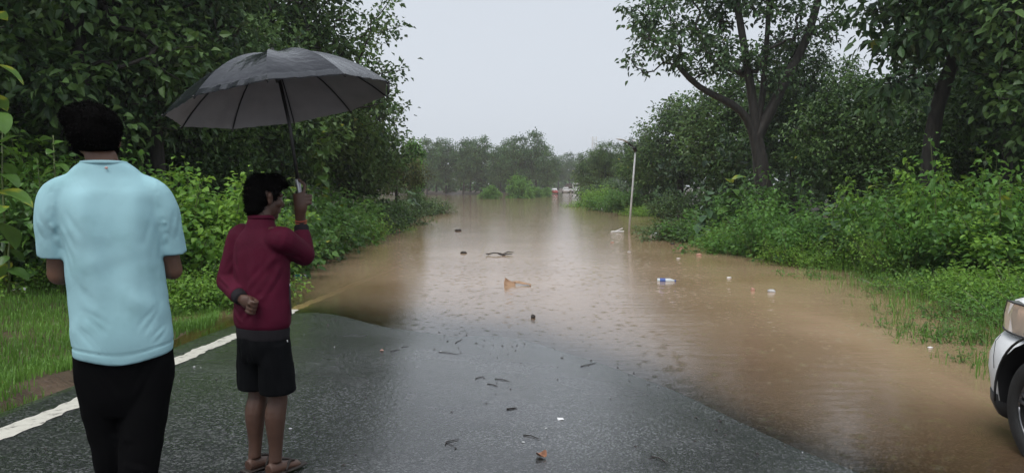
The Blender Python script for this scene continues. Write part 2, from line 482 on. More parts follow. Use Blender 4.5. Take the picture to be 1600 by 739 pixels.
# --- flood water: muddy, depth decides how much of the bottom shows
def water_material():
    m, N, L, P = new_mat('muddy_flood_water')
    N.remove(P)
    tc = N.new('ShaderNodeTexCoord')
    at = N.new('ShaderNodeAttribute'); at.attribute_name = 'depth'
    # turbidity: 1 - exp(-depth / 0.07)
    m1 = N.new('ShaderNodeMath'); m1.operation = 'MULTIPLY'; m1.inputs[1].default_value = -1 / .115
    m2 = N.new('ShaderNodeMath'); m2.operation = 'EXPONENT'
    m3 = N.new('ShaderNodeMath'); m3.operation = 'SUBTRACT'; m3.inputs[0].default_value = 1; m3.use_clamp = True
    L.new(at.outputs['Fac'], m1.inputs[0]); L.new(m1.outputs[0], m2.inputs[0]); L.new(m2.outputs[0], m3.inputs[1])
    nz = N.new('ShaderNodeTexNoise'); nz.inputs['Scale'].default_value = .35; nz.inputs['Detail'].default_value = 4
    L.new(tc.outputs['Object'], nz.inputs['Vector'])
    rp = N.new('ShaderNodeValToRGB')
    rp.color_ramp.elements[0].position = .35; rp.color_ramp.elements[0].color = (.38, .245, .145, 1)
    rp.color_ramp.elements[1].position = .7; rp.color_ramp.elements[1].color = (.51, .355, .235, 1)
    L.new(nz.outputs[0], rp.inputs[0])
    df = N.new('ShaderNodeBsdfDiffuse'); L.new(rp.outputs[0], df.inputs['Color'])
    tr = N.new('ShaderNodeBsdfTransparent'); tr.inputs['Color'].default_value = (.93, .78, .55, 1)
    mx = N.new('ShaderNodeMixShader')
    L.new(m3.outputs[0], mx.inputs[0]); L.new(tr.outputs[0], mx.inputs[1]); L.new(df.outputs[0], mx.inputs[2])
    # surface relief: wind ripples + rain rings
    mp = N.new('ShaderNodeMapping'); mp.inputs['Scale'].default_value = (.35, 1.0, 1.0)
    L.new(tc.outputs['Object'], mp.inputs['Vector'])
    r1 = N.new('ShaderNodeTexNoise'); r1.inputs['Scale'].default_value = 5.5; r1.inputs['Detail'].default_value = 7; r1.inputs['Roughness'].default_value = .62
    L.new(mp.outputs[0], r1.inputs['Vector'])
    hsum = None
    for sc, fr, amp in ((5.2, 40, .17), (8.3, 34, .12)):
        vo = N.new('ShaderNodeTexVoronoi'); vo.voronoi_dimensions = '2D'; vo.inputs['Scale'].default_value = sc
        L.new(tc.outputs['Object'], vo.inputs['Vector'])
        a = N.new('ShaderNodeMath'); a.operation = 'MULTIPLY'; a.inputs[1].default_value = fr
        b = N.new('ShaderNodeMath'); b.operation = 'SINE'
        c = N.new('ShaderNodeMath'); c.operation = 'MULTIPLY'; c.inputs[1].default_value = -5.0
        d = N.new('ShaderNodeMath'); d.operation = 'EXPONENT'
        e = N.new('ShaderNodeMath'); e.operation = 'MULTIPLY'
        f = N.new('ShaderNodeMath'); f.operation = 'MULTIPLY_ADD'; f.inputs[1].default_value = amp
        L.new(vo.outputs['Distance'], a.inputs[0]); L.new(a.outputs[0], b.inputs[0])
        L.new(vo.outputs['Distance'], c.inputs[0]); L.new(c.outputs[0], d.inputs[0])
        g = N.new('ShaderNodeMapRange'); g.inputs['From Min'].default_value = .55; g.inputs['From Max'].default_value = .9
        L.new(vo.outputs['Color'], g.inputs['Value'])
        h = N.new('ShaderNodeMath'); h.operation = 'MULTIPLY'
        L.new(d.outputs[0], h.inputs[0]); L.new(g.outputs[0], h.inputs[1])
        L.new(b.outputs[0], e.inputs[0]); L.new(h.outputs[0], e.inputs[1])
        L.new(e.outputs[0], f.inputs[0])
        if hsum is None:
            sc1 = N.new('ShaderNodeMath'); sc1.operation = 'MULTIPLY'; sc1.inputs[1].default_value = .42
            L.new(r1.outputs[0], sc1.inputs[0]); hsum = sc1.outputs[0]
        L.new(hsum, f.inputs[2]); hsum = f.outputs[0]
    bp = N.new('ShaderNodeBump'); bp.inputs['Strength'].default_value = .36; bp.inputs['Distance'].default_value = .035
    L.new(hsum, bp.inputs['Height'])
    gl = N.new('ShaderNodeBsdfGlossy'); gl.inputs['Roughness'].default_value = .06
    gl.inputs['Color'].default_value = (1, 1, 1, 1)
    L.new(bp.outputs[0], gl.inputs['Normal'])
    fr = N.new('ShaderNodeFresnel'); fr.inputs['IOR'].default_value = 1.5
    L.new(bp.outputs[0], fr.inputs['Normal'])
    mo = N.new('ShaderNodeMixShader')
    L.new(fr.outputs[0], mo.inputs[0]); L.new(mx.outputs[0], mo.inputs[1]); L.new(gl.outputs[0], mo.inputs[2])
    L.new(mo.outputs[0], N['Material Output'].inputs['Surface'])
    return m
xs = axis([(-60, -9, 3), (-9, -5, .25), (-5, 5, .08), (5, 9, .25), (9, 60, 3)])
ys = axis([(1.5, 16, .08), (16, 40, .5), (40, 240, 4)])
V, Fc = grid(xs, ys, lambda X, Y: X * 0)
bot = terrain_z(V[:, 0], V[:, 1])
water = np_obj('water', V, Fc, water_material(), smooth=True, attrs={'depth': np.maximum(0, -bot)})
tag(water, kind='structure')

# ------------------------------------------------------------------ vegetation tools
def unit(a):
    return a / (np.linalg.norm(a, axis=-1, keepdims=True) + 1e-9)

def leaf_arrays(C, D, Nn, Ln, Wd, tint, fold=.25, curl=.15, rich=True):
    """one small folded leaf per row: base, two sides, midrib, tip"""
    n = len(C)
    D = unit(D); S = unit(np.cross(D, Nn)); U = np.cross(S, D)
    Ln = Ln[:, None]; Wd = Wd[:, None]
    if rich:
        b = C
        m = C + D * Ln * .32
        l = C + D * Ln * .30 + S * Wd * .5 + U * Wd * fold
        r = C + D * Ln * .30 - S * Wd * .5 + U * Wd * fold
        m2 = C + D * Ln * .68 - U * Ln * curl * .35
        l2 = C + D * Ln * .66 + S * Wd * .36 + U * (Wd * fold * .7 - Ln * curl * .4)
        r2 = C + D * Ln * .66 - S * Wd * .36 + U * (Wd * fold * .7 - Ln * curl * .4)
        t = C + D * Ln * .97 - U * Ln * curl * 1.1
        V = np.stack([b, l, m, r, l2, m2, r2, t], 1).reshape(-1, 3)
        i = np.arange(n)[:, None] * 8
        Fc = np.concatenate([i + [0, 3, 2], i + [0, 2, 1], i + [2, 3, 6], i + [2, 6, 5], i + [1, 2, 5], i + [1, 5, 4], i + [5, 6, 7], i + [4, 5, 7]], 1).reshape(-1, 3)
        return V, Fc, np.repeat(tint, 8)
    l = C + D * Ln * .45 + S * Wd * .5 + U * Wd * fold
    r = C + D * Ln * .45 - S * Wd * .5 + U * Wd * fold
    t = C + D * Ln - U * Ln * curl
    V = np.stack([C, l, t, r], 1).reshape(-1, 3)
    i = np.arange(n)[:, None] * 4
    Fc = np.concatenate([i + [0, 3, 2], i + [0, 2, 1]], 1).reshape(-1, 3)
    return V, Fc, np.repeat(tint, 4)

def tube_arrays(segs, sides=6):
    """segs: (p0, p1, r0, r1) open tapered tubes"""
    P0 = np.array([s[0] for s in segs]); P1 = np.array([s[1] for s in segs])
    r0 = np.array([s[2] for s in segs]); r1 = np.array([s[3] for s in segs])
    T = unit(P1 - P0)
    ref = np.where(np.abs(T[:, 2:3]) < .9, np.array([[0, 0, 1.]]), np.array([[1., 0, 0]]))
    A = unit(np.cross(T, ref)); B = np.cross(T, A)
    a = np.arange(sides) * 2 * math.pi / sides
    ring = A[:, None, :] * np.cos(a)[None, :, None] + B[:, None, :] * np.sin(a)[None, :, None]
    V = np.concatenate([P0[:, None] + ring * r0[:, None, None], P1[:, None] + ring * r1[:, None, None]], 1).reshape(-1, 3)
    i = np.arange(len(segs))[:, None] * 2 * sides
    k = np.arange(sides); k2 = (k + 1) % sides
    Fc = np.stack([i + k, i + k2, i + sides + k2, i + sides + k], -1).reshape(-1, 4)
    return V, Fc

def grow(rng, trunk, r_base, lobes, n_targets, lift=.35, tip=.012, sag=.08):
    """branch skeleton: every target in the crown lobes is joined to the nearest lower part of the skeleton"""
    pos = [np.array(p, float) for p in trunk]; par = [i - 1 for i in range(len(trunk))]
    main = len(pos)
    vol = np.array([l[1][0] * l[1][1] * l[1][2] for l in lobes]); vol = vol ** .8 / (vol ** .8).sum()
    T = []
    for _ in range(n_targets):
        c, r = lobes[rng.choice(len(lobes), p=vol)]
        d = unit(rng.normal(size=3)) * rng.uniform(.15, 1) ** .45
        T.append(np.array(c) + d * np.array(r))
    T = np.array(T)
    fork = pos[-1]
    T = T[np.argsort(np.linalg.norm(T - fork, axis=1))]
    ends = []
    for t in T:
        Pa = np.array(pos)
        dv = t - Pa
        dist = np.linalg.norm(dv, axis=1)
        cost = dist + lift * np.maximum(0, -dv[:, 2]) * 2 + .25 * np.linalg.norm(Pa - fork, axis=1)
        cost[:max(1, main // 2)] += 5
        j = int(np.argmin(cost)); a = pos[j]; L_ = dist[j]
        k = 3 if L_ > .8 else 2
        prev = j
        for q in range(1, k + 1):
            f = q / k
            p = a + (t - a) * f
            if q < k: p = p + rng.normal(0, .07 * L_, 3) + np.array([0, 0, -sag * L_ * math.sin(math.pi * f)])
            pos.append(p); par.append(prev); prev = len(pos) - 1
        ends.append(prev)
    cnt = np.zeros(len(pos))
    for e in ends:
        q = e
        while q >= 0:
            cnt[q] += 1; q = par[q]
    rad = tip * np.maximum(cnt, 1) ** .5
    k = r_base / rad[0]
    rad = rad * np.where(np.arange(len(pos)) < main, k, np.minimum(k, 1 + (k - 1) * np.minimum(1, cnt / (0.25 * cnt[0] + 1))))
    for i in range(main):
        rad[i] = max(rad[i], r_base * (1 - .45 * i / max(1, main - 1)))
    segs_t, segs_b = [], []
    for i in range(1, len(pos)):
        rp = rad[par[i]]
        s = (pos[par[i]], pos[i], min(rp, rad[i] * 1.25) if i >= main else rp, rad[i])
        (segs_t if i < main else segs_b).append(s)
    return np.array(pos), np.array(par), np.array(ends), segs_t, segs_b

def crown_leaves(rng, pos, par, ends, per, spread, ln, wd, droop=.35, flat=.7, rich=False, tint_spread=.22):
    C, D, Nn, Ls, Ws, Ts = [], [], [], [], [], []
    for e in ends:
        n = max(3, int(per * rng.uniform(.5, 1.5)))
        c = pos[e]; back = pos[par[e]]
        ax = unit(c - back)
        o = rng.normal(0, 1, (n, 3)) * np.array([1, 1, flat]) * spread * .6
        t = rng.uniform(-.8, .35, (n, 1))
        p = c + o + ax * t * spread
        d = o / (spread + 1e-6) + rng.normal(0, .55, (n, 3)) + ax * .3
        d[:, 2] -= droop
        nn = rng.normal(0, .5, (n, 3)); nn[:, 2] += 1.0
        ct = rng.normal(.42, tint_spread * 1.35)
        C.append(p); D.append(d); Nn.append(nn)
        Ls.append(ln * rng.uniform(.45, 1.4, n)); Ws.append(wd * rng.uniform(.7, 1.25, n))
        Ts.append(np.clip(ct + rng.normal(0, .14, n), 0, .93) + (rng.uniform(0, 1, n) < .012) * .07)
    return leaf_arrays(np.concatenate(C), np.concatenate(D), np.concatenate(Nn), np.concatenate(Ls), np.concatenate(Ws), np.clip(np.concatenate(Ts), 0, 1), rich=rich)

def smooth_trunk(rng, pts, r, base_flare=1.5, sides=12, seglen=.35):
    """continuous trunk tube with root flare and uneven bark"""
    P = [np.array(p, float) for p in pts]
    out = []
    for a, b in zip(P[:-1], P[1:]):
        n = max(1, int(np.linalg.norm(b - a) / seglen))
        out += [a + (b - a) * k / n for k in range(n)]
    out.append(P[-1]); out = np.array(out)
    n = len(out)
    for _ in range(3):
        out[1:-1] = out[1:-1] * .5 + (out[:-2] + out[2:]) * .25
    s = np.linspace(0, 1, n)
    rad = r * (1 - .42 * s) + r * (base_flare - 1) * np.exp(-s * n * seglen / .45)
    V = []
    X = np.array([1., 0, 0])
    for i in range(n):
        T = unit(out[min(i + 1, n - 1)] - out[max(i - 1, 0)])
        X = unit(X - X.dot(T) * T); Y = np.cross(T, X)
        for k in range(sides):
            a = 2 * math.pi * k / sides
            q = rad[i] * (1 + .07 * math.sin(3 * a + .4 * i) + .05 * rng.normal())
            V.append(out[i] + X * math.cos(a) * q + Y * math.sin(a) * q)
    Fc = []
    for i in range(n - 1):
        for k in range(sides):
            k2 = (k + 1) % sides
            Fc.append((i * sides + k, i * sides + k2, (i + 1) * sides + k2, (i + 1) * sides + k))
    return np.array(V), np.array(Fc)

def bark_material(name, a, b):
    m, N, L, P = new_mat(name)
    tc = N.new('ShaderNodeTexCoord')
    mp = N.new('ShaderNodeMapping'); mp.inputs['Scale'].default_value = (9, 9, 2.2)
    nz = N.new('ShaderNodeTexNoise'); nz.inputs['Scale'].default_value = 1.6; nz.inputs['Detail'].default_value = 7
    L.new(tc.outputs['Object'], mp.inputs['Vector']); L.new(mp.outputs[0], nz.inputs['Vector'])
    rp = N.new('ShaderNodeValToRGB')
    rp.color_ramp.elements[0].position = .35; rp.color_ramp.elements[0].color = (*a, 1)
    rp.color_ramp.elements[1].position = .68; rp.color_ramp.elements[1].color = (*b, 1)
    L.new(nz.outputs[0], rp.inputs[0]); L.new(rp.outputs[0], P.inputs['Base Color'])
    P.inputs['Roughness'].default_value = .75
    bp = N.new('ShaderNodeBump'); bp.inputs['Strength'].default_value = .6; bp.inputs['Distance'].default_value = .03
    L.new(nz.outputs[0], bp.inputs['Height']); L.new(bp.outputs[0], P.inputs['Normal'])
    return m

M_bark = bark_material('wet_dark_bark', (.010, .009, .008), (.036, .031, .026))
M_bark2 = bark_material('grey_bark', (.04, .036, .03), (.12, .105, .085))
LM_dark = leaf_mat('leaf_dark', (.018, .045, .020), (.105, .20, .068), yellow=(.22, .24, .03))
LM_mid = leaf_mat('leaf_mid', (.024, .06, .022), (.135, .24, .07), yellow=(.25, .26, .03))
LM_olive = leaf_mat('leaf_olive', (.04, .062, .018), (.13, .155, .045), yellow=(.24, .2, .05))
LM_bright = leaf_mat('leaf_bright', (.06, .16, .024), (.26, .47, .075), trans=.45, yellow=(.34, .36, .05))
LM_fresh = leaf_mat('leaf_fresh', (.04, .12, .024), (.165, .36, .072), trans=.45, yellow=(.32, .33, .05))
LM_blue = leaf_mat('leaf_bluish', (.04, .085, .045), (.12, .20, .105), trans=.2, yellow=(.3, .34, .06))
LM_far = leaf_mat('leaf_far', (.03, .078, .028), (.10, .215, .06), yellow=(.12, .14, .04))
LM_grass = leaf_mat('grass_blade', (.05, .13, .02), (.18, .36, .065), trans=.35, yellow=(.28, .24, .08))

def make_tree(name, seed, trunk, r, lobes, n_t, per, spread, ln, wd, lm, bm_=M_bark, rich=False, droop=.35, lift=.35, tip=.012):
    rng = np.random.default_rng(seed)
    pos, par, ends, st, sb = grow(rng, trunk, r, lobes, n_t, lift=lift, tip=tip)
    root = empty(name)
    V, Fc = smooth_trunk(rng, trunk, r)
    np_obj('trunk', V, Fc, bm_, root, smooth=True)
    V, Fc = tube_arrays(sb, 5)
    np_obj('branches', V, Fc, bm_, root, smooth=True)['kind'] = 'stuff'
    V, Fc, t = crown_leaves(rng, pos, par, ends, per, spread, ln, wd, rich=rich, droop=droop)
    np_obj('crown', V, Fc, lm, root, attrs={'tint': t})['kind'] = 'stuff'
    return root

def place(proto, used, x, d, label, cat, group, rz=0, s=1.0, z=None, sz=None, mat=None):
    o = proto if not used.get(proto.name) else copy_tree(proto)
    used[proto.name] = True
    zz = float(ground_z(np.array([x]), np.array([d]))[0]) - .05 if z is None else z
    o.location = (x, d, zz); o.rotation_euler = (0, 0, rz)
    o.scale = (s, s, sz if sz else s)
    tag(o, label, cat, group)
    return o
used = {}

# ------------------------------------------------------------------ tree kinds
# A: tall woodland tree, leafy from 2 m up
tA = make_tree('woodland_tree', 11, [(0, 0, 0), (.05, 0, 1.5), (-.05, .05, 3.2), (.1, 0, 5.2), (.15, .1, 7.4)], .16,
               [((0, .4, 4.4), (2.2, 1.8, 1.6)), ((.5, .3, 6.6), (2.5, 2.3, 2.0)), ((-.6, -.2, 8.6), (2.0, 2.0, 1.7))],
               250, 44, .42, .175, .105, LM_dark, rich=True)
tB = make_tree('woodland_tree', 12, [(0, 0, 0), (-.1, .1, 1.6), (.05, 0, 3.6), (-.1, 0, 5.8), (0, .1, 8.0)], .19,
               [((.4, 0, 3.6), (2.0, 2.2, 1.5)), ((-.6, .2, 5.4), (2.4, 2.2, 1.8)), ((.6, 0, 7.6), (2.2, 2.4, 1.7)), ((-.2, 0, 9.4), (1.7, 1.7, 1.3))],
               250, 38, .45, .205, .13, LM_mid, rich=True)
# C: spreading roadside tree with fine outline
tC = make_tree('roadside_tree', 13, [(0, 0, 0), (.1, 0, 1.4), (.2, .1, 2.8), (.1, 0, 4.2)], .22,
               [((.2, 0, 5.2), (2.8, 2.6, 1.8)), ((1.4, 0, 4.4), (2.4, 2.0, 1.4)), ((-1.2, .3, 6.2), (2.2, 2.2, 1.6)), ((.6, -.3, 7.6), (2.3, 2.2, 1.5)), ((2.0, 0, 6.3), (1.7, 1.6, 1.2))],
               420, 30, .33, .17, .11, LM_mid)
# D: round dense tree
tD = make_tree('round_tree', 14, [(0, 0, 0), (0, .05, 1.0), (.05, 0, 2.2), (0, 0, 3.2)], .17,
               [((0, 0, 3.4), (2.3, 2.3, 2.1)), ((-.9, .2, 2.6), (1.6, 1.6, 1.5)), ((1.0, 0, 3.0), (1.7, 1.7, 1.7)), ((.2, 0, 4.8), (1.4, 1.4, 1.0))],
               360, 34, .34, .17, .11, LM_mid)
# E: far woodland tree
tE = make_tree('forest_tree', 15, [(0, 0, 0), (.1, 0, 2.5), (-.1, .1, 5), (.1, 0, 7.5)], .2,
               [((0, 0, 5.6), (3.2, 3.0, 2.3)), ((1.4, 0, 7.6), (2.6, 2.4, 1.9)), ((-1.3, 0, 8.2), (2.5, 2.4, 1.9)), ((.2, 0, 9.8), (2.0, 2.0, 1.4)), ((0, 0, 3.6), (2.2, 2.2, 1.3))],
               220, 30, .6, .32, .22, LM_far)
tE2 = make_tree('forest_tree', 16, [(0, 0, 0), (-.1, 0, 2.5), (.1, 0, 5), (0, 0, 8)], .2,
               [((.4, 0, 4.6), (2.6, 2.6, 1.8)), ((-.8, 0, 6.8), (2.8, 2.6, 2.2)), ((1.1, 0, 8.6), (2.2, 2.2, 1.9)), ((-.4, 0, 10.6), (1.7, 1.7, 1.5))],
               220, 30, .6, .32, .22, LM_far)

# F: the big branching tree over the right bank (its trunk forks low, limbs reach over the water)
def big_right_tree():
    rng = np.random.default_rng(21)
    trunk = [(.15, 0, 0), (.1, 0, 1.2), (-.08, .1, 2.4), (-.28, .1, 3.5)]
    lobes = [((-3.2, 0, 6.4), (2.0, 1.8, 1.0)), ((-2.2, .4, 8.0), (2.2, 2.0, 1.1)), ((-.2, .2, 8.8), (2.0, 2.0, 1.2)),
             ((1.3, 0, 7.4), (1.5, 1.6, 1.2)), ((1.6, .2, 9.0), (1.7, 1.7, 1.1)), ((-4.1, 0, 7.4), (1.3, 1.4, .9)), ((-1.4, -.3, 6.0), (1.5, 1.3, .6)),
             ((-.4, .3, 10.2), (2.2, 2.0, .9)), ((.4, .4, 5.6), (1.3, 1.2, .7))]
    root = empty('spreading_tree')
    pos = [np.array(p, float) for p in trunk]
    # limbs as skeleton before the fine growth
    limbs = [[(-.5, .1, 4.1), (-1.1, 0, 4.55), (-1.9, 0, 4.8), (-2.6, .1, 5.3), (-3.1, .1, 6.0)],
             [(-.35, .1, 4.5), (-.55, .2, 5.5), (-.75, .1, 6.6), (-1.0, .1, 7.8), (-1.2, .2, 9.0)],
             [(.35, .1, 4.6), (.9, .1, 5.7), (1.5, .1, 6.9), (1.75, 0, 8.2)],
             [(.0, .3, 4.8), (.1, .4, 6.2), (.2, .4, 7.6), (.1, .3, 9.2)]]
    V0, F0 = smooth_trunk(rng, trunk, .36, 1.45)
    np_obj('trunk', V0, F0, M_bark, root, smooth=True)
    skel_ends = []
    P, A = list(pos), [-1, 0, 1, 2]
    lim_r = [.15, .17, .2, .12]
    for lb, r0 in zip(limbs, lim_r):
        pts = [trunk[-1] if lb is not limbs[2] else trunk[-1]] + lb
        pts[0] = (pts[0][0], pts[0][1], pts[0][2] - .25)
        V1, F1 = smooth_trunk(rng, pts, r0, 1.0, 9)
        np_obj('limb', V1, F1, M_bark, root, smooth=True)
        prev = 3
        for q in lb:
            P.append(np.array(q, float)); A.append(prev); prev = len(P) - 1
    main = len(P)
    vol = np.array([l[1][0] * l[1][1] * l[1][2] for l in lobes]); vol = vol / vol.sum()
    T = []
    for _ in range(290):
        c, r = lobes[rng.choice(len(lobes), p=vol)]
        T.append(np.array(c) + unit(rng.normal(size=3)) * rng.uniform(.1, 1) ** .5 * np.array(r))
    T = np.array(T); fork = P[3]
    T = T[np.argsort(np.linalg.norm(T - fork, axis=1))]
    ends = []
    for t in T:
        Pa = np.array(P); dv = t - Pa; dist = np.linalg.norm(dv, axis=1)
        cost = dist + .7 * np.maximum(0, -dv[:, 2]) + .1 * np.linalg.norm(Pa - fork, axis=1)
        cost[:4] += 9
        j = int(np.argmin(cost)); a = P[j]; prev = j; L_ = dist[j]
        for q in (1, 2, 3):
            p = a + (t - a) * q / 3 + (rng.normal(0, .08 * L_, 3) if q < 3 else 0)
            P.append(p); A.append(prev); prev = len(P) - 1
        ends.append(prev)
    cnt = np.zeros(len(P))
    for e in ends:
        q = e
        while q >= 0: cnt[q] += 1; q = A[q]
    rad = .012 * np.maximum(cnt, 1) ** .52
    segs = [(P[A[i]], P[i], min(rad[A[i]], rad[i] * 1.25, .12), min(rad[i], .12)) for i in range(main, len(P))]
    V1, F1 = tube_arrays(segs, 5)
    np_obj('branches', V1, F1, M_bark, root, smooth=True)['kind'] = 'stuff'
    V1, F1, t = crown_leaves(rng, np.array(P), np.array(A), np.array(ends), 30, .32, .20, .11, rich=True, droop=.5)
    np_obj('crown', V1, F1, LM_dark, root, attrs={'tint': t})['kind'] = 'stuff'
    return root

tF = big_right_tree()
place(tF, used, px(1192, 26), 26, 'large dark tree on the right bank, forked limbs reaching out over the water', 'tree', None, 0, 1.0)

# G: teak-like tree with large hanging leaves, leaning trunk
tG = make_tree('broadleaf_tree', 22, [(0, 0, 0), (.02, 0, 1.4), (.0, 0, 2.6), (.25, .05, 3.7), (.75, .1, 5.0), (1.1, .1, 6.4)], .19,
               [((-.2, 0, 5.2), (1.5, 1.5, .9)), ((.8, 0, 6.2), (1.9, 1.7, 1.1)), ((-.6, -.1, 3.6), (.8, .9, .6)), ((2.0, 0, 5.2), (1.3, 1.4, .9)), ((-.9, .1, 6.6), (1.4, 1.4, .9)), ((1.9, .2, 7.4), (1.5, 1.5, .8)), ((1.9, -.2, 3.9), (.9, .9, .6))],
               230, 20, .42, .25, .15, LM_dark, rich=True, droop=.9)
place(tG, used, px(1447, 17), 17, 'large-leaved tree with a bent leaning trunk, behind the right bank bushes', 'tree', None, 0, 1.0)

# ------------------------------------------------------------------ trees on the left
GL = 'trees along the left side of the road'
place(tB, used, px(132, 14.5), 14.5, 'tall tree whose brown trunk rises just above the hair of the man in blue', 'tree', GL, .4, 1.0)
place(tA, used, px(248, 16), 16, 'tall dark trunked tree between the man in blue and the umbrella', 'tree', GL, 0, 1.0)
place(tC, used, px(425, 24), 24, 'spreading tree above the umbrella, its leafy edge against the sky', 'tree', GL, .15, 1.12)
place(tB, used, px(-40, 12.5), 12.5, 'tall tree at the far left edge of the picture', 'tree', GL, 2.2, .95)
place(tA, used, px(345, 25), 25, 'dark tree rising behind the left half of the umbrella', 'tree', GL, 1.9, 1.2)
place(tA, used, px(60, 23), 23, 'dim woodland tree left of the head of the man in blue', 'tree', GL, 4.0, 1.15)
place(tB, used, px(190, 29), 29, 'dim woodland tree far behind the two left trunks', 'tree', GL, 5.1, 1.2)
place(tD, used, px(395, 21), 21, 'low dark tree right behind the umbrella shaft', 'tree', GL, 1.0, 1.05)
place(tD, used, px(545, 31), 31, 'bushy dark tree below the right tip of the umbrella', 'tree', GL, 2.6, 1.18)
place(tC, used, px(566, 46), 46, 'lighter rounded tree at the right end of the left row', 'tree', GL, 3.3, .70)
place(tD, used, px(470, 27), 27, 'dark tree between the umbrella hand and the forest', 'tree', GL, .2, 1.25)
place(tD, used, px(285, 18.5), 18.5, 'low leafy tree behind the right shoulder of the man in blue', 'tree', GL, 3.9, .85)
place(tD, used, px(40, 16), 16, 'low leafy tree at the left behind the big-leaved saplings', 'tree', GL, 5.2, .9)
place(tE, used, px(300, 40), 40, 'distant forest tree seen through the gaps left of the umbrella', 'tree', GL, 1.2, 1.1)
place(tE2, used, px(100, 38), 38, 'distant forest tree seen through the gaps above the man in blue', 'tree', GL, 1.2, 1.15)
place(tE, used, px(440, 38), 38, 'distant forest tree behind the spreading tree over the umbrella', 'tree', GL, 3.2, .95)
place(tE2, used, px(-10, 32), 32, 'distant forest tree in the upper left corner', 'tree', GL, 4.2, 1.1)

# slim tree wrapped in a climber
tV = make_tree('climber_covered_tree', 31, [(0, 0, 0), (.03, 0, 1.2), (-.03, 0, 2.4), (.02, 0, 3.6), (0, 0, 4.6)], .12,
               [((0, 0, .8), (.55, .55, .7)), ((0, 0, 2.0), (.5, .5, .8)), ((.05, 0, 3.2), (.55, .5, .8)), ((0, 0, 4.3), (.6, .6, .6))],
               110, 20, .24, .17, .13, LM_fresh, droop=.9)
place(tV, used, px(650, 48), 48, 'slim upright tree wrapped in a green climber beside the flood', 'tree', None, 0, 1.0)
tW = make_tree('dry_leaved_tree', 32, [(0, 0, 0), (.1, 0, .9), (0, 0, 2.0), (.1, 0, 2.8)], .1,
               [((0, 0, 2.2), (1.4, 1.4, .9)), ((.8, 0, 2.6), (1.2, 1.1, .8)), ((-.7, 0, 2.9), (1.0, 1.0, .7))],
               130, 24, .3, .16, .09, LM_olive)
place(tW, used, px(618, 44), 44, 'small olive-brown tree left of the climber-covered one', 'tree', None, 0, 1.05)

# ------------------------------------------------------------------ trees on the right
GR = 'trees along the right side of the road'
place(tD, used, px(1062, 46), 46, 'round dense green tree right of the street lamp', 'tree', GR, 0, 1.22)
place(tD, used, px(1010, 52), 52, 'smaller round tree close behind the street lamp pole', 'tree', GR, 4.4, .92)
place(tD, used, px(1140, 37), 37, 'dark tree just left of the trunk of the large forked tree', 'tree', GR, 1.4, 1.25)
place(tA, used, px(1238, 29), 29, 'dark tree with a straight trunk right beside the large forked tree', 'tree', GR, .7, .74)
place(tB, used, px(1300, 31), 31, 'shaded tree between the forked tree and the bent trunk', 'tree', GR, 1.5, .62)
place(tA, used, px(1390, 34), 34, 'shaded tree just left of the bent trunk', 'tree', GR, 2.9, .66)
place(tB, used, px(1500, 27), 27, 'shaded tree just right of the bent trunk', 'tree', GR, 3.4, .86)
place(tA, used, px(1570, 19), 19, 'dark tree near the right edge above the white car', 'tree', GR, 5.0, .88)
place(tB, used, px(1650, 15), 15, 'dark tree leaning in from the upper right corner', 'tree', GR, 5.7, .95)
place(tD, used, px(1330, 24), 24, 'low olive tree in the gap right of the forked tree', 'tree', GR, 2.1, .88)
place(tD, used, px(1530, 21), 21, 'low dense tree on the right behind the bushes', 'tree', GR, 3.1, .9)
place(tE, used, px(1220, 48), 48, 'distant forest tree behind the large forked tree', 'tree', GR, 0, .8)
place(tE2, used, px(1420, 46), 46, 'distant forest tree behind the bent trunk', 'tree', GR, 1, .82)
place(tE, used, px(1560, 42), 42, 'distant forest tree behind the right edge trees', 'tree', GR, 2, .95)
place(tC, used, px(1335, 42), 42, 'pale distant tree in the sky gap left of the bent trunk', 'tree', GR, 2, .85)
place(tC, used, px(945, 78), 78, 'pale green tree left of the street lamp head', 'tree', GR, 1.0, .72)
place(tC, used, px(985, 70), 70, 'feathery green tree right behind the street lamp head', 'tree', GR, 4.0, .62)
place(tD, used, px(928, 86), 86, 'low green tree at the left end of the right row', 'tree', GR, 4.0, 1.05)

# ------------------------------------------------------------------ far forest across the water
GF = 'forest trees across the flood'
far = [(640, 150, 1.0, tE), (668, 146, 1.02, tE2), (697, 152, 1.08, tE), (724, 148, .98, tE2), (752, 150, 1.12, tE),
       (782, 147, .98, tE), (812, 149, 1.08, tE2), (838, 151, 1.14, tE2), (856, 146, .86, tE),
       (735, 165, 1.05, tE2), (795, 164, 1.12, tE), (682, 166, 1.0, tE2),
       (872, 235, 1.05, tE), (890, 250, 1.12, tE2), (908, 230, 1.1, tE), (925, 255, 1.2, tE2), (950, 240, 1.2, tE)]
fl = ['first', 'second', 'third', 'fourth', 'fifth', 'sixth', 'seventh', 'eighth', 'ninth']
for i, (x, d, s, p) in enumerate(far):
    if i < 9: lb = 'grey-green forest tree, %s from the left in the row across the flood' % fl[i]
    elif i < 12: lb = ['forest tree behind the fourth gap of the far row, over the islet', 'forest tree rising behind the middle of the far row', 'forest tree behind the left end of the far row'][i - 9]
    else: lb = '%s hazy tree from the left where the road disappears in the distance' % fl[i - 12]
    place(p, used, px(x, d), d, lb, 'tree', GF, .9 * i, s * .92)
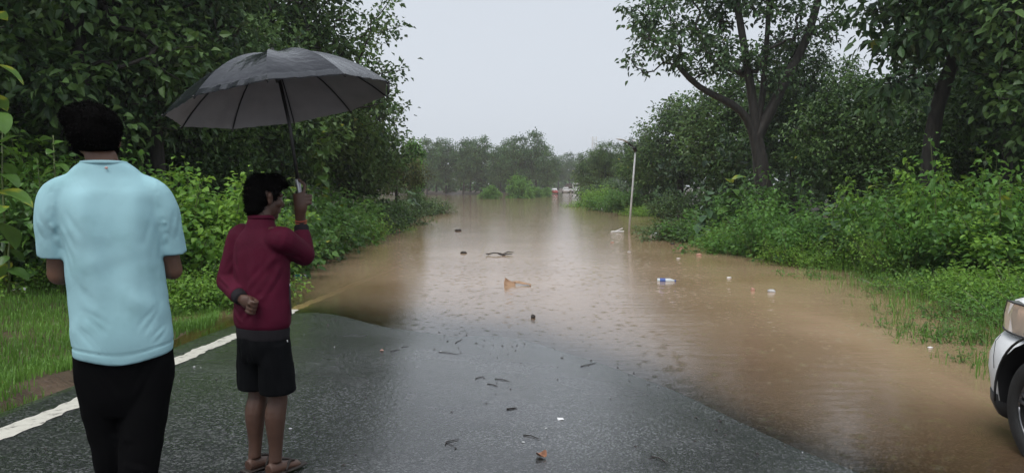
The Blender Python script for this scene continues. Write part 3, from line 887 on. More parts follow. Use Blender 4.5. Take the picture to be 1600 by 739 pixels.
# a wood behind them that reads as one mass
def wood_mass():
    rng = np.random.default_rng(5)
    n = 9000
    C = np.stack([rng.uniform(-75, 60, n), rng.uniform(175, 225, n), 0.6 + 8.5 * rng.uniform(0, 1, n)], -1)
    C[:, 1] += np.where(C[:, 0] > 8, 90, 0)
    C[:, 2] *= .8 + .2 * np.sin(C[:, 0] * .45) + .12 * np.sin(C[:, 0] * 1.3)
    V, Fc, t = leaf_arrays(C, rng.normal(size=(n, 3)), rng.normal(size=(n, 3)) + [0, 0, 1], rng.uniform(.9, 1.8, n), rng.uniform(.7, 1.3, n), np.clip(rng.normal(.4, .2, n), 0, 1), rich=True)
    o = np_obj('distant_wood', V, Fc, LM_far, attrs={'tint': t})
    tag(o, 'hazy wood filling the background behind the far tree row', 'forest', None, 'stuff')
wood_mass()

def undergrowth(name, label, n, x0, x1, y0, y1, zt, size, seed, lm):
    rng = np.random.default_rng(seed)
    k = n // 45
    cx = rng.uniform(x0, x1, k); cy = rng.uniform(y0, y1, k); cz = rng.uniform(.1, 1, k) * zt
    i = rng.integers(0, k, n)
    C = np.stack([cx[i], cy[i], cz[i]], -1) + rng.normal(0, .5, (n, 3)) * np.array([1, 1, .7])
    C[:, 2] = np.abs(C[:, 2]) + .05
    t = np.clip(rng.normal(.35, .2, k)[i] + rng.normal(0, .15, n), 0, .94)
    V, Fc, t = leaf_arrays(C, rng.normal(size=(n, 3)) - [0, 0, .4], rng.normal(0, .5, (n, 3)) + [0, 0, 1], size * rng.uniform(.6, 1.3, n), size * .65 * rng.uniform(.6, 1.3, n), t)
    o = np_obj(name, V, Fc, lm, attrs={'tint': t})
    tag(o, label, 'undergrowth', None, 'stuff')
undergrowth('woodland_undergrowth', 'dark undergrowth between the trunks on the right', 30000, 9, 48, 27, 70, 3.4, .34, 61, LM_dark)
undergrowth('woodland_undergrowth', 'dark undergrowth between the trunks on the left', 26000, -40, -7.5, 17, 55, 3.4, .32, 62, LM_dark)
undergrowth('roadside_thicket', 'dark thicket beyond the right bank bushes', 16000, 13, 46, 9, 27, 4.2, .34, 64, LM_dark)
undergrowth('roadside_thicket', 'dark thicket deep behind the left verge', 14000, -42, -12.5, 5, 18, 4.4, .34, 65, LM_dark)
undergrowth('far_undergrowth', 'hazy undergrowth beneath the far tree row', 9000, -60, 8, 148, 175, 5.0, .9, 63, LM_far)

# ------------------------------------------------------------------ bushes
def make_bush(name, seed, w, h, stems, leaves, ln, wd, lm, droop=.3, up=1.0, spike=0.0):
    rng = np.random.default_rng(seed)
    root = empty(name)
    segs, C, D, Nn, Ls, Ws, Ts = [], [], [], [], [], [], []
    for s in range(stems):
        a = rng.uniform(0, 2 * math.pi); q = math.sqrt(rng.uniform(0, 1))
        b = np.array([math.cos(a) * q * w * .55, math.sin(a) * q * w * .55, 0])
        hh = h * rng.uniform(.55, 1.0) * (1 - .45 * q * q) + (spike * rng.uniform(0, 1) if rng.uniform() < .25 else 0)
        e = b + np.array([math.cos(a) * w * .4 * q + rng.normal(0, .12 * w), math.sin(a) * w * .4 * q + rng.normal(0, .12 * w), hh])
        mid = (b + e) / 2 + rng.normal(0, .06 * h, 3)
        segs += [(b, mid, .012, .009), (mid, e, .009, .004)]
        n = int(leaves / stems * rng.uniform(.7, 1.3))
        f = rng.uniform(.12, 1.03, n) ** .8
        p = np.where(f[:, None] < .5, b + (mid - b) * f[:, None] * 2, mid + (e - mid) * (f[:, None] * 2 - 1))
        o = rng.normal(0, 1, (n, 3)) * np.array([1, 1, .5])
        wid = (.16 + .16 * (1 - np.abs(f * 2 - 1))) * w * .55
        C.append(p + o * wid[:, None] * .55)
        d = o + rng.normal(0, .4, (n, 3)); d[:, 2] -= droop
        D.append(d)
        nn = rng.normal(0, .35, (n, 3)); nn[:, 2] += up
        Nn.append(nn); Ls.append(ln * rng.uniform(.55, 1.35, n) * (1.15 - .45 * f)); Ws.append(wd * rng.uniform(.7, 1.25, n) * (1.15 - .45 * f))
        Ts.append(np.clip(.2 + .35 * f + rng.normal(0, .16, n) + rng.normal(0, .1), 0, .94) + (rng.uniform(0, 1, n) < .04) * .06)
    C = np.concatenate(C); C[:, 2] = np.abs(C[:, 2]) + .02
    V, Fc = tube_arrays(segs, 4)
    np_obj('stems', V, Fc, M_stem, root)['kind'] = 'stuff'
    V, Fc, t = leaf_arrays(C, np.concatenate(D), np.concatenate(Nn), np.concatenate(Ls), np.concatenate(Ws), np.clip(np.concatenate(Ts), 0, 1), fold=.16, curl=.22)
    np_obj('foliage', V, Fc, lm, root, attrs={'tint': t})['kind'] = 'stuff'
    return root
M_stem = plain('green_stem', (.09, .12, .035), .5, var=.3)

LM_mid2 = leaf_mat('leaf_shrub_dark', (.026, .08, .02), (.13, .285, .06), trans=.4, yellow=(.3, .32, .05))
bA = make_bush('leafy_bush', 41, 1.5, 1.8, 46, 3600, .135, .105, LM_bright, spike=.35)
bB = make_bush('leafy_bush', 42, 1.7, 1.6, 40, 2600, .15, .12, LM_mid2, spike=.4)
bC = make_bush('low_weed_clump', 43, 1.6, .75, 60, 3200, .085, .055, LM_bright)
bD = make_bush('dense_bush', 44, 1.8, 1.9, 46, 3000, .15, .115, LM_fresh, spike=.5)
bE = make_bush('dark_bush', 45, 1.8, 1.5, 44, 3400, .14, .09, LM_mid, spike=.3)
bF = make_bush('flooded_weed', 46, .7, .55, 26, 520, .085, .032, LM_fresh)
bG = make_tree('islet_shrub', 47, [(0, 0, 0), (.05, 0, .6), (0, 0, 1.4), (.05, 0, 2.2)], .09,
               [((0, 0, 2.1), (1.6, 1.6, 1.2)), ((-.9, 0, 1.3), (1.2, 1.2, 1.0)), ((1.0, 0, 1.4), (1.3, 1.3, 1.1)), ((.2, 0, 3.0), (.9, .9, .6)), ((0, 0, .6), (1.7, 1.7, .5))],
               170, 26, .34, .26, .18, LM_fresh)
bH = make_bush('low_weed_clump', 48, 1.7, .55, 70, 3000, .06, .042, LM_fresh)
bI = make_bush('feathery_bush', 49, 1.6, 1.5, 80, 4200, .10, .05, LM_bright, spike=.5)

BL = 'bushes along the left bank'
left_b = [
 (bA, 300, 12.4, 1.1, 'bright green leafy bush at the right elbow of the man in blue', 0),
 (bA, 345, 13.0, 1.08, 'bright green bush between the two men, right at the maroon sleeve', 1.2),
 (bB, 385, 14.6, 1.05, 'green bush hidden behind the back of the man in maroon', 2.2),
 (bA, 268, 13.0, 1.1, 'bright bush peeping over the right shoulder of the man in blue', 3.0),
 (bC, 320, 11.6, 1.0, 'low bright weeds at the foot of the bush between the two men', .4),
 (bC, 285, 11.0, .8, 'low weeds on the verge beside the blue shirt', 2.0),
 (bB, 440, 17.6, 1.05, 'green bush behind the umbrella hand', .7),
 (bB, 476, 19.6, 1.05, 'green bush right of the umbrella handle', 3.7),
 (bD, 500, 21.2, .95, 'dense bush at the waterline right of the maroon elbow', .4),
 (bI, 542, 23.6, .95, 'feathery bright bush overhanging the left waterline', 1.1),
 (bD, 518, 25.0, 1.1, 'dense bush behind the feathery one on the left bank', 5.0),
 (bE, 566, 28.5, 1.1, 'dark broad-leaved bush in the middle of the left bank', 1.9),
 (bB, 588, 32.0, 1.0, 'green bush just before the bank bends away left', 4.0),
 (bE, 610, 34.0, 1.1, 'dark bush left of the olive-brown tree', 0.3),
 (bE, 640, 45.0, 1.15, 'dark low bush under the climber-covered tree', 2.0),
 (bE, 668, 47.5, 1.0, 'outermost dark bush of the left bank, jutting into the flood', 3.0),
 (bC, 596, 29.5, .9, 'low weeds at the tip of the left bank near the litter', 3.0),
 (bE, 70, 12.2, 1.2, 'dark bush left of the sleeve of the man in blue', 0.5),
 (bB, 25, 11.6, 1.1, 'shaded green bush at the left edge of the picture', 2.5),
 (bB, 45, 13.6, 1.4, 'tall shaded bush behind the left shoulder of the man in blue', 4.5),
 (bD, 10, 13.0, 1.2, 'dense shaded bush in the left background', 1.5),
 (bE, 125, 12.4, 1.2, 'dark bush hidden behind the blue shirt', 4.0),
 (bA, 80, 13.5, 1.35, 'pale leafy bush seen left of the neck of the man in blue', 5.0),
 (bD, 200, 12.6, 1.15, 'dense bush hidden behind the blue shirt back', 2.0),
 (bC, 60, 11.0, .8, 'low weeds on the verge left of the blue shirt', 5.0),
]
for p, x, d, s, lb, rz in left_b:
    place(p, used, px(x, d), d, lb, 'bush', BL, rz, s)

BR = 'bushes along the right bank'
right_b = [
 (bE, 1085, 24.5, 1.0, 'dark bush at the left end of the right bank, under big bluish leaves', 0),
 (bD, 1120, 24.0, .95, 'dense bush second from the left end of the right bank', 1.0),
 (bB, 1160, 25.0, 1.1, 'green bush in front of the forked tree trunk', 2.0),
 (bD, 1165, 20.0, .80, 'dense green bush meeting the water left of the bank middle', 3.0),
 (bI, 1130, 21.8, .62, 'small feathery bush at the waterline on the right bank', 1.0),
 (bD, 1225, 18.5, .88, 'round dense bush in the middle of the right bank waterline', 4.0),
 (bB, 1250, 20.5, 1.05, 'upright green bush behind the round one', .5),
 (bI, 1275, 16.8, .82, 'feathery bush at the waterline behind the flooded weed tuft', 5.0),
 (bB, 1305, 18.5, 1.1, 'green bush under the big pale leaves of the right bank', 1.5),
 (bI, 1345, 16.2, .88, 'feathery yellow-green bush right of the bank middle', 2.4),
 (bA, 1385, 18.0, .95, 'bright bush left of the bent trunk', 2.8),
 (bB, 1420, 16.0, .95, 'green bush under the bent trunk', 4.8),
 (bI, 1440, 14.2, .78, 'feathery bush at the waterline below the bent trunk', 3.8),
 (bA, 1490, 15.4, 1.0, 'bright bush right of the bent trunk', 3.1),
 (bD, 1530, 14.2, 1.0, 'dense bush above the car roof side of the bank', .2),
 (bB, 1575, 13.4, 1.0, 'green bush at the right edge above the headlight', 1.1),
 (bA, 1640, 12.6, 1.0, 'bright bush cut off by the right edge', 2.1),
 (bH, 1462, 12.5, .75, 'low spreading weeds in the water below the right bank', .3),
 (bC, 1530, 11.6, .8, 'low bright weeds left of the headlight', 1.3),
 (bC, 1592, 10.8, .8, 'low weeds just above the headlight', 2.3),
 (bH, 1650, 9.6, .85, 'low weeds behind the car bonnet', 3.3),
 (bC, 1630, 11.0, 1.0, 'low weeds at the far right behind the car', 4.1),
 (bF, 1265, 14.6, 1.15, 'tuft of green weed standing alone in the shallow water', .3),
 (bF, 1278, 14.2, .8, 'smaller weed tuft just right of the lone green one', 1.3),
 (bF, 1440, 12.7, 1.0, 'dark weed tuft left of the low spreading weeds', 2.0),
 (bH, 1045, 30.0, .9, 'low weeds in the shallows left of the right bank', 1.0),
 (bC, 1010, 44.0, 1.15, 'low bright bush at the water right of the lamp pole', .5),
 (bB, 980, 50.0, 1.15, 'green bush behind the foot of the lamp pole', 1.5),
 (bD, 957, 53.0, 1.1, 'leafy bush left of the lamp pole foot', 2.5),
 (bE, 1030, 50.0, 1.2, 'dark bush under the round dense tree', 3.5),
 (bE, 1060, 38.0, 1.0, 'dark bush between lamp and right bank', 4.5),
 (bA, 935, 62.0, 1.2, 'bush at the left end of the right row by the road', .9),
 (bC, 915, 63.0, 1.3, 'low weeds reaching furthest into the flood on the right', .2),
 (bE, 945, 72.0, 1.9, 'tall dark bush under the pale green tree', 2.2),
]
for p, x, d, s, lb, rz in right_b:
    place(p, used, px(x, d), d, lb, 'bush', BR, rz, s * (1.08 if s > .7 and d < 40 else 1.0), sz=s * ((1.0 + .28 * math.sin(x * .37 + d)) if s > .7 and d > 12.3 and d < 40 else .95))
for i, (x, d, s) in enumerate([(1420, 9.2, .7), (1465, 8.6, .8), (1500, 8.9, .75), (1485, 9.8, .85), (1530, 8.3, .7), (1395, 10.4, .6), (1360, 11.8, .6), (1310, 13.0, .55), (1520, 7.4, .6), (1180, 17.5, .6), (1125, 19.5, .6)]):
    place(bF, used, px(x, d), d, ['thin weed sprig furthest left in the flooded grass by the car', 'leafy weed sprig in the middle of the flooded grass by the car', 'weed sprig in the pale water patch left of the headlight', 'taller weed sprig behind the pale water patch', 'weed sprig right beside the car bumper', 'lone sprig in the shallows left of the flooded grass', 'sprig in the shallows below the dark weed tuft', 'sprig right of the lone green tuft', 'small sprig lowest beside the car bumper', 'sprig standing off the middle of the right bank', 'sprig standing off the left end of the right bank'][i], 'weed', 'weed sprigs standing in the shallow water', i * 1.1, s)
GI = 'shrubs of the islet in the flood'
place(bG, used, px(765, 97), 97, 'rounded islet shrub standing furthest left in the flood', 'shrub', GI, 0, .70)
place(bG, used, px(813, 104), 104, 'tallest islet shrub in the middle of the flood', 'shrub', GI, 2, 1.08)
place(bG, used, px(838, 112), 112, 'wide low islet shrub right of the tallest one', 'shrub', GI, 4, .62)
place(bG, used, px(853, 120), 120, 'last islet shrub on the right, beside the far vehicles', 'shrub', GI, 5, .55)

# ------------------------------------------------------------------ large-leaved saplings: each leaf an object
M_bigleaf = leaf_mat('big_leaf', (.045, .11, .024), (.12, .235, .05), trans=.3, rough=.35, yellow=(.36, .4, .05))
M_bigleaf2 = leaf_mat('big_leaf_bluish', (.05, .11, .05), (.12, .21, .10), trans=.25, rough=.35)
def big_leaf_mesh(name, mat, tint, droop, wid=.72):
    n, k = 9, 5
    V, T = [], []
    for i in range(n):
        t = i / (n - 1)
        w = wid * .5 * (math.sin(math.pi * min(1, t * .93 + .07)) ** .75) * (1 - .25 * t)
        y = math.sin(t * droop) / max(droop, .1); z = -(1 - math.cos(t * droop)) / max(droop, .1)
        for j in range(k):
            u = (j / (k - 1) - .5) * 2
            V.append((u * w, y, z + .18 * w * abs(u) + .018 * math.sin(9 * t + 2 * u)))
            T.append(min(1, max(0, tint + .1 * math.sin(7 * t) - (.12 if abs(u) < .1 else 0))))
    Fc = [(i * k + j, i * k + j + 1, (i + 1) * k + j + 1, (i + 1) * k + j) for i in range(n - 1) for j in range(k - 1)]
    return np_mesh(name, np.array(V), np.array(Fc), mat, smooth=True, attrs={'tint': np.array(T)})
BLM = [big_leaf_mesh('leaf', M_bigleaf, t, d) for t, d in ((.35, .7), (.6, 1.1), (.85, .9), (.99, .8))]
BLB = [big_leaf_mesh('leaf', M_bigleaf2, t, d) for t, d in ((.3, .8), (.55, 1.1), (.8, .9))]
def sapling(x, d, h, nleaf, size, label, meshes, seed, lean=0, z=None):
    rng = random.Random(seed)
    zz = float(ground_z(np.array([x]), np.array([d]))[0]) - .04 if z is None else z
    root = empty('broadleaf_sapling', (x, d, zz))
    tag(root, label, 'sapling', 'large-leaved saplings')
    pts = [(0, 0, 0), (lean * .3, .03, h * .35), (lean * .7, 0, h * .7), (lean, .02, h)]
    bm = bmesh.new(); loft(bm, pts, [.022, .018, .013, .006], 7)
    bm_obj('stem', bm, M_stem, root)
    for i in range(nleaf):
        t = .25 + .75 * (i + .5) / nleaf
        a = i * 2.4 + rng.uniform(-.4, .4)
        lf = bpy.data.objects.new('leaf', meshes[rng.randrange(len(meshes))])
        lx = np.interp(t, [0, .35, .7, 1], [p[0] for p in pts])
        pitch = (.75 if t > .85 else .1) - rng.uniform(0, .6)
        lf.location = (lx, 0, h * t)
        lf.rotation_euler = (pitch, rng.uniform(-.35, .35), a)
        s = size * rng.uniform(.65, 1.15) * (1.12 - .35 * t)
        lf.scale = (s, s, s)
        link(lf, root)
    return root
sapling(px(500, 20.5), 20.5, 3.6, 34, .46, 'tall sapling with big leaves just right of the umbrella shaft', BLM, 1, .1)
sapling(px(534, 22.0), 22.0, 2.0, 22, .44, 'shorter big-leaved sapling right of the tall one by the umbrella', BLM, 2, .15)
sapling(px(486, 18.5), 18.5, 2.1, 16, .42, 'small big-leaved sapling right behind the umbrella handle', BLM, 3, -.1)
sapling(px(578, 27), 27, 1.7, 20, .46, 'big-leaved sapling on the left bank near the water', BLM, 4, .1)
sapling(px(455, 17.5), 17.5, 2.2, 16, .34, 'big-leaved sapling behind the face of the man in maroon', BLM, 14, .1)
sapling(px(1100, 23), 23, 1.85, 20, .55, 'sapling with bluish big leaves at the left end of the right bank', BLB, 5, .1)
sapling(px(1140, 24), 24, 2.2, 16, .52, 'sapling with pale big top leaves next to the bluish one', BLM, 6, .05)
sapling(px(1352, 17.5), 17.5, 1.75, 16, .50, 'sapling with a pale umbrella of big leaves mid right bank', BLM, 7, .05)
sapling(px(1308, 16.8), 16.8, 1.45, 14, .44, 'sapling with bluish big leaves in the mid right bank', BLB, 8, -.1)
sapling(px(1570, 12.4), 12.4, 1.9, 20, .34, 'big-leaved sapling at the right edge of the bank', BLM, 9, -.1)
sapling(px(2, 10.4), 10.4, 2.3, 12, .46, 'big-leaved sapling at the left picture edge, level with the blue sleeve', BLM, 10, .05)
sapling(px(6, 10.0), 10.0, .9, 8, .34, 'short big-leaved plant low at the left edge', BLM, 11, .05)
sapling(px(92, 10.5), 10.5, 2.3, 20, .30, 'slender sapling left of the neck of the man in blue', BLM, 12, -.05)
sapling(px(-12, 9.2), 9.2, 4.1, 16, .46, 'tall big-leaved sapling in the left corner of the picture', BLM, 13, .1)
sapling(px(640, 42), 42, 1.6, 20, .6, 'big-leaved plant on the far tip of the left bank', BLB, 15, .2)

# ------------------------------------------------------------------ grass
def grass(name, label, pts, h, w, seed, lean=.5):
    rng = np.random.default_rng(seed)
    n = len(pts)
    z = ground_z(pts[:, 0], pts[:, 1])
    B = np.stack([pts[:, 0], pts[:, 1], z - .01], -1)
    a = rng.uniform(0, 2 * math.pi, n); H = h * rng.uniform(.4, 1.3, n); Wd = w * rng.uniform(.6, 1.3, n)
    out = np.stack([np.cos(a), np.sin(a), np.zeros(n)], -1); S = np.stack([-np.sin(a), np.cos(a), np.zeros(n)], -1)
    ln = rng.uniform(.1, 1, n)[:, None] * lean
    m = B + out * H[:, None] * ln * .3 + np.array([0, 0, 1]) * (H * .6)[:, None]
    t = B + out * H[:, None] * ln + np.array([0, 0, 1]) * (H * (1 - .35 * ln[:, 0]))[:, None]
    V = np.stack([B - S * Wd[:, None], B + S * Wd[:, None], m + S * Wd[:, None] * .7, m - S * Wd[:, None] * .7, t], 1).reshape(-1, 3)
    i = np.arange(n)[:, None] * 5
    Fc = np.concatenate([i + [0, 1, 2], i + [0, 2, 3], i + [3, 2, 4]], 1).reshape(-1, 3)
    tint = np.clip(rng.normal(.5, .2, n) + .25 * np.sin(pts[:, 0] * 2.1) * np.sin(pts[:, 1] * 1.7), 0, .94) + (rng.uniform(0, 1, n) < .02) * .06
    o = np_obj(name, V, Fc, LM_grass, attrs={'tint': np.repeat(tint, 5)})
    return tag(o, label, 'grass', None, 'stuff')
def scatter(n, xf, y0, y1, seed, clump=.5, bias=1.0):
    rng = np.random.default_rng(seed)
    y = y0 + (y1 - y0) * rng.uniform(0, 1, n) ** bias
    x = xf(y, rng.uniform(0, 1, n))
    keep = (np.sin(x * 3.1 + np.sin(y * 2.3)) * np.sin(y * 2.9 + 1.3 * np.sin(x * 1.9)) + rng.normal(0, .35, n)) > -clump
    return np.stack([x, y], -1)[keep]
grass('verge_grass', 'short green grass covering the left verge beside the road', scatter(105000, lambda y, u: -3.92 - u ** 1.5 * 9.0 - .12 * np.sin(y * 1.3) - .08 * np.sin(y * 3.7), 3.2, 13, 1, .55), .12, .0045, 1)
grass('sparse_verge_grass', 'thin grass creeping from the verge over the mud to the asphalt', scatter(6000, lambda y, u: -3.56 - u ** .6 * .5, 3.0, 9.5, 6, .1), .09, .0042, 6)
grass('flooded_grass', 'grass blades poking out of the shallow water on the left verge', scatter(5000, lambda y, u: -3.85 - u * 1.0, 7.5, 13.5, 2, .0), .10, .004, 2)
grass('bank_grass', 'grass standing in the shallow water along the right bank', scatter(15000, lambda y, u: np.interp(y, [5, 8, 11, 15, 22, 30], [4.25, 4.2, 4.9, 5.2, 5.7, 6.4]) + u ** .9 * 2.6, 5, 26, 3, .0, 1.4), .36, .006, 3, .5)

# ------------------------------------------------------------------ people
M_skin = plain('brown_skin', (.135, .068, .043), .48, var=.12, vscale=14, bump=.08, bscale=160)
M_skin2 = plain('dark_brown_skin', (.088, .044, .029), .48, var=.12, vscale=14, bump=.08, bscale=160)
M_hair = plain('black_hair', (.004, .0035, .0035), .85, spec=.05)
M_eye = plain('eye_white', (.16, .14, .13), .25)
M_tee = plain('light_blue_jersey', (.355, .585, .64), .9, spec=.12, col2=(.305, .52, .57), vscale=3.2, bump=.10, bscale=420)
def wrinkle(m, scale, dist, strength, stretch=(1, 1, 1), wet=None):
    N, L = m.node_tree.nodes, m.node_tree.links
    P = N['Principled BSDF']
    tc = N.new('ShaderNodeTexCoord'); mp = N.new('ShaderNodeMapping'); mp.inputs['Scale'].default_value = stretch
    nz = N.new('ShaderNodeTexNoise'); nz.inputs['Scale'].default_value = scale; nz.inputs['Detail'].default_value = 3; nz.inputs['Distortion'].default_value = 1.4
    rg = N.new('ShaderNodeMath'); rg.operation = 'SUBTRACT'; rg.inputs[1].default_value = .5
    ab = N.new('ShaderNodeMath'); ab.operation = 'ABSOLUTE'
    pw = N.new('ShaderNodeMath'); pw.operation = 'POWER'; pw.inputs[1].default_value = .6
    L.new(tc.outputs['Object'], mp.inputs['Vector']); L.new(mp.outputs[0], nz.inputs['Vector'])
    L.new(nz.outputs['Fac'], rg.inputs[0]); L.new(rg.outputs[0], ab.inputs[0]); L.new(ab.outputs[0], pw.inputs[0])
    bp = N.new('ShaderNodeBump'); bp.inputs['Strength'].default_value = strength; bp.inputs['Distance'].default_value = dist
    L.new(pw.outputs[0], bp.inputs['Height'])
    old = P.inputs['Normal'].links[0].from_socket if P.inputs['Normal'].links else None
    if old: L.new(old, bp.inputs['Normal'])
    L.new(bp.outputs[0], P.inputs['Normal'])
    if wet:
        wz = N.new('ShaderNodeTexNoise'); wz.inputs['Scale'].default_value = wet; wz.inputs['Detail'].default_value = 6
        wr = N.new('ShaderNodeMapRange'); wr.inputs['From Min'].default_value = .56; wr.inputs['From Max'].default_value = .70; wr.inputs['To Max'].default_value = .55
        mx = N.new('ShaderNodeMixRGB'); mx.blend_type = 'MULTIPLY'; mx.inputs['Color2'].default_value = (.68, .72, .70, 1)
        L.new(tc.outputs['Object'], wz.inputs['Vector']); L.new(wz.outputs['Fac'], wr.inputs['Value']); L.new(wr.outputs[0], mx.inputs['Fac'])
        src = P.inputs['Base Color'].links[0].from_socket
        L.new(src, mx.inputs['Color1']); L.new(mx.outputs[0], P.inputs['Base Color'])
wrinkle(M_tee, 3.0, .03, .10, (1, 1, .7), 5.0)
M_trouser = plain('black_trouser_cloth', (.0035, .0035, .004), .95, spec=.06, bump=.15, bscale=300)
M_shorts = plain('black_sport_shorts', (.0035, .004, .005), .85, spec=.10, bump=.12, bscale=300)
M_maroon = plain('maroon_jacket_cloth', (.078, .006, .022), .75, spec=.15, var=.12, vscale=6, bump=.08, bscale=350)
wrinkle(M_maroon, 4.5, .03, .15, (1, 1, .8))
M_rib = plain('charcoal_rib_knit', (.016, .014, .017), .85, spec=.2, bump=.2, bscale=260)
M_zip = plain('zip_dark', (.02, .02, .022), .4)
M_white = plain('white_plastic', (.75, .75, .74), .4)
M_rubber = plain('dark_sandal_rubber', (.03, .022, .018), .6)
M_thread = plain('red_wrist_thread', (.42, .09, .05), .7)
M_metal = plain('dull_metal', (.35, .35, .36), .35, metal=.9)
M_tag = plain('pink_tag', (.55, .33, .3), .6)

def sloft(bm, pts, radii, n=14, up=None, cap=True):
    return loft(bm, pts, radii, n, up, cap, 4)

def head(bm, c, yaw, s=1.0, tilt=0.0):
    """skull, jaw, brow, nose, lips, ears around centre c, facing local +y turned by yaw"""
    M = Matrix.Translation(Vector(c)) @ Matrix.Rotation(yaw, 4, 'Z') @ Matrix.Rotation(tilt, 4, 'X')
    def p(x, y, z): return M @ Vector((x * s, y * s, z * s))
    rot = M.to_3x3()
    ball(bm, p(0, -.012, .03), (.074 * s, .094 * s, .088 * s), 18, rot)
    ball(bm, p(0, .022, -.035), (.060 * s, .070 * s, .078 * s), 16, rot)
    ball(bm, p(0, .058, -.088), (.030 * s, .026 * s, .022 * s), 12, rot)
    ball(bm, p(0, .074, .022), (.050 * s, .020 * s, .016 * s), 12, rot)
    sloft(bm, [p(0, .080, .018), p(0, .094, -.006), p(0, .106, -.028), p(0, .086, -.036)], [.008 * s, .010 * s, .014 * s, .010 * s], 10)
    for q in (-1, 1): ball(bm, p(.012 * q, .090, -.032), (.010 * s, .010 * s, .008 * s), 8, rot)
    ball(bm, p(0, .086, -.056), (.022 * s, .012 * s, .006 * s), 10, rot)
    ball(bm, p(0, .083, -.067), (.019 * s, .012 * s, .007 * s), 10, rot)
    for q in (-1, 1):
        ball(bm, p(.045 * q, .052, -.02), (.026 * s, .030 * s, .026 * s), 10, rot)
        ball(bm, p(.077 * q, -.012, -.004), (.010 * s, .019 * s, .032 * s), 12, rot @ Matrix.Rotation(q * .35, 3, 'Z'))
        ball(bm, p(.083 * q, -.018, .012), (.009 * s, .017 * s, .018 * s), 10, rot @ Matrix.Rotation(q * .5, 3, 'Z'))
    return p

def fuzz(name, src, n, ln, mat, parent, seed, droop=.3):
    """short hair strands standing on a hair mesh so that its outline is not clean"""
    rng = np.random.default_rng(seed)
    me = src.data; nv = len(me.vertices)
    co = np.empty(nv * 3, np.float32); me.vertices.foreach_get('co', co); co = co.reshape(-1, 3)
    no = np.empty(nv * 3, np.float32); me.vertex_normals.foreach_get('vector', no); no = no.reshape(-1, 3)
    i = rng.integers(0, nv, n)
    d = unit(no[i] + rng.normal(0, .55, (n, 3)) + np.array([0, 0, -droop]))
    L_ = (ln * rng.uniform(.4, 1.3, n))[:, None]
    b = co[i] + rng.normal(0, .002, (n, 3)); s = unit(np.cross(d, rng.normal(size=(n, 3)))) * .0011
    m = b + d * L_ * .6; t = b + d * L_ + np.cross(d, s * 900) * L_ * .35
    V = np.stack([b - s, b + s, m + s * .8, m - s * .8, t], 1).reshape(-1, 3)
    k = np.arange(n)[:, None] * 5
    Fc = np.concatenate([k + [0, 1, 2], k + [0, 2, 3], k + [3, 2, 4]], 1).reshape(-1, 3)
    return np_obj(name, V, Fc, mat, parent)

def finger(bm, pts, r=.0085):
    sloft(bm, pts, [r * 1.08, r * 1.05, r, r * .9][:len(pts)], 9)
    for p, q in zip(pts, (1.08, 1.05, 1.0, .92)): ball(bm, p, r * q, 8)

# ---- man in the light blue T-shirt, seen from behind
gA = float(road_z(np.array([-1.5]), np.array([2.95]))[0])
AX, AY = px(187, 2.95), 2.95
bm = bmesh.new()
head(bm, (-.022, .035, 1.655), R(12), 1.0, R(-8))
sloft(bm, [(0, -.005, 1.46), (-.006, .0, 1.54), (-.02, .02, 1.64)], [.066, .058, .056], 16)
stack(bm, [(.80, .15, .11), (.92, .16, .115), (1.08, .14, .10), (1.28, .155, .105), (1.42, .14, .08), (1.5, .085, .055)])
for q in (-1, 1):
    sh, el = Vector((.158 * q, -.005, 1.395)), Vector((.200 * q, .035, 1.13))
    wr = Vector((.10 * q, .235, 1.10)) if q < 0 else Vector((.085 * q, .24, 1.14))
    sloft(bm, [sh, sh.lerp(el, .5), el], [.046, .044, .040], 14)
    ball(bm, sh, .048); ball(bm, el, .041)
    sloft(bm, [el, el.lerp(wr, .4), wr], [.041, .038, .027], 14)
    # hand resting in front, fingers curled
    pc = wr + Vector((-.045 * q, .025, .005))
    sloft(bm, [wr, pc, pc + Vector((-.03 * q, .005, 0))], [(.026, .02), (.036, .018), (.034, .016)], 12)
    for k in range(4):
        b0 = pc + Vector((-.035 * q, .008, .026 - .018 * k)); L_ = (.036, .042, .040, .031)[k]
        finger(bm, [b0, b0 + Vector((-L_ * q, -.004, -.004)), b0 + Vector((-L_ * 1.5 * q, -.030, -.008)), b0 + Vector((-L_ * 1.1 * q, -.046, -.008))])
    finger(bm, [pc + Vector((.0, -.012, .03)), pc + Vector((-.02 * q, -.02, .052)), pc + Vector((-.045 * q, -.022, .06))], .0095)
legsA = {-1: [(-.085, 0, .86), (-.062, .05, .47), (-.035, .11, .10)], 1: [(.085, 0, .86), (.05, -.03, .47), (.012, -.09, .10)]}
for q in (-1, 1):
    sloft(bm, legsA[q], [.085, .055, .038], 14)
    a = Vector(legsA[q][2])
    sloft(bm, [a + Vector((0, -.05, -.05)), a + Vector((0, .04, -.05)), a + Vector((0, .13, -.065)), a + Vector((0, .19, -.075))], [(.036, .04), (.04, .042), (.042, .03), (.03, .018)], 12, up=(1, 0, 0))
man = blob('person', bm, .006, M_skin, smooth=3)
man.location = (AX, AY, gA); man.rotation_euler = (0, 0, R(24))
tag(man, 'man in a light blue T-shirt and black trousers, seen from behind', 'person')
bm = bmesh.new()
stack(bm, [(.822, .174, .126), (.83, .179, .131), (.90, .181, .133), (1.02, .176, .130), (1.16, .173, .127), (1.30, .180, .125), (1.40, .190, .110), (1.445, .172, .092), (1.485, .135, .080), (1.515, .108, .074), (1.537, .080, .068)], 40, 2.3)
for q in (-1, 1):
    sloft(bm, [(.03 * q, 0, 1.475), (.10 * q, -.003, 1.440), (.160 * q, -.005, 1.405), (.190 * q, -.006, 1.34), (.198 * q, .008, 1.26), (.200 * q, .02, 1.195)], [.055, .060, .066, .064, .062, .064], 18)
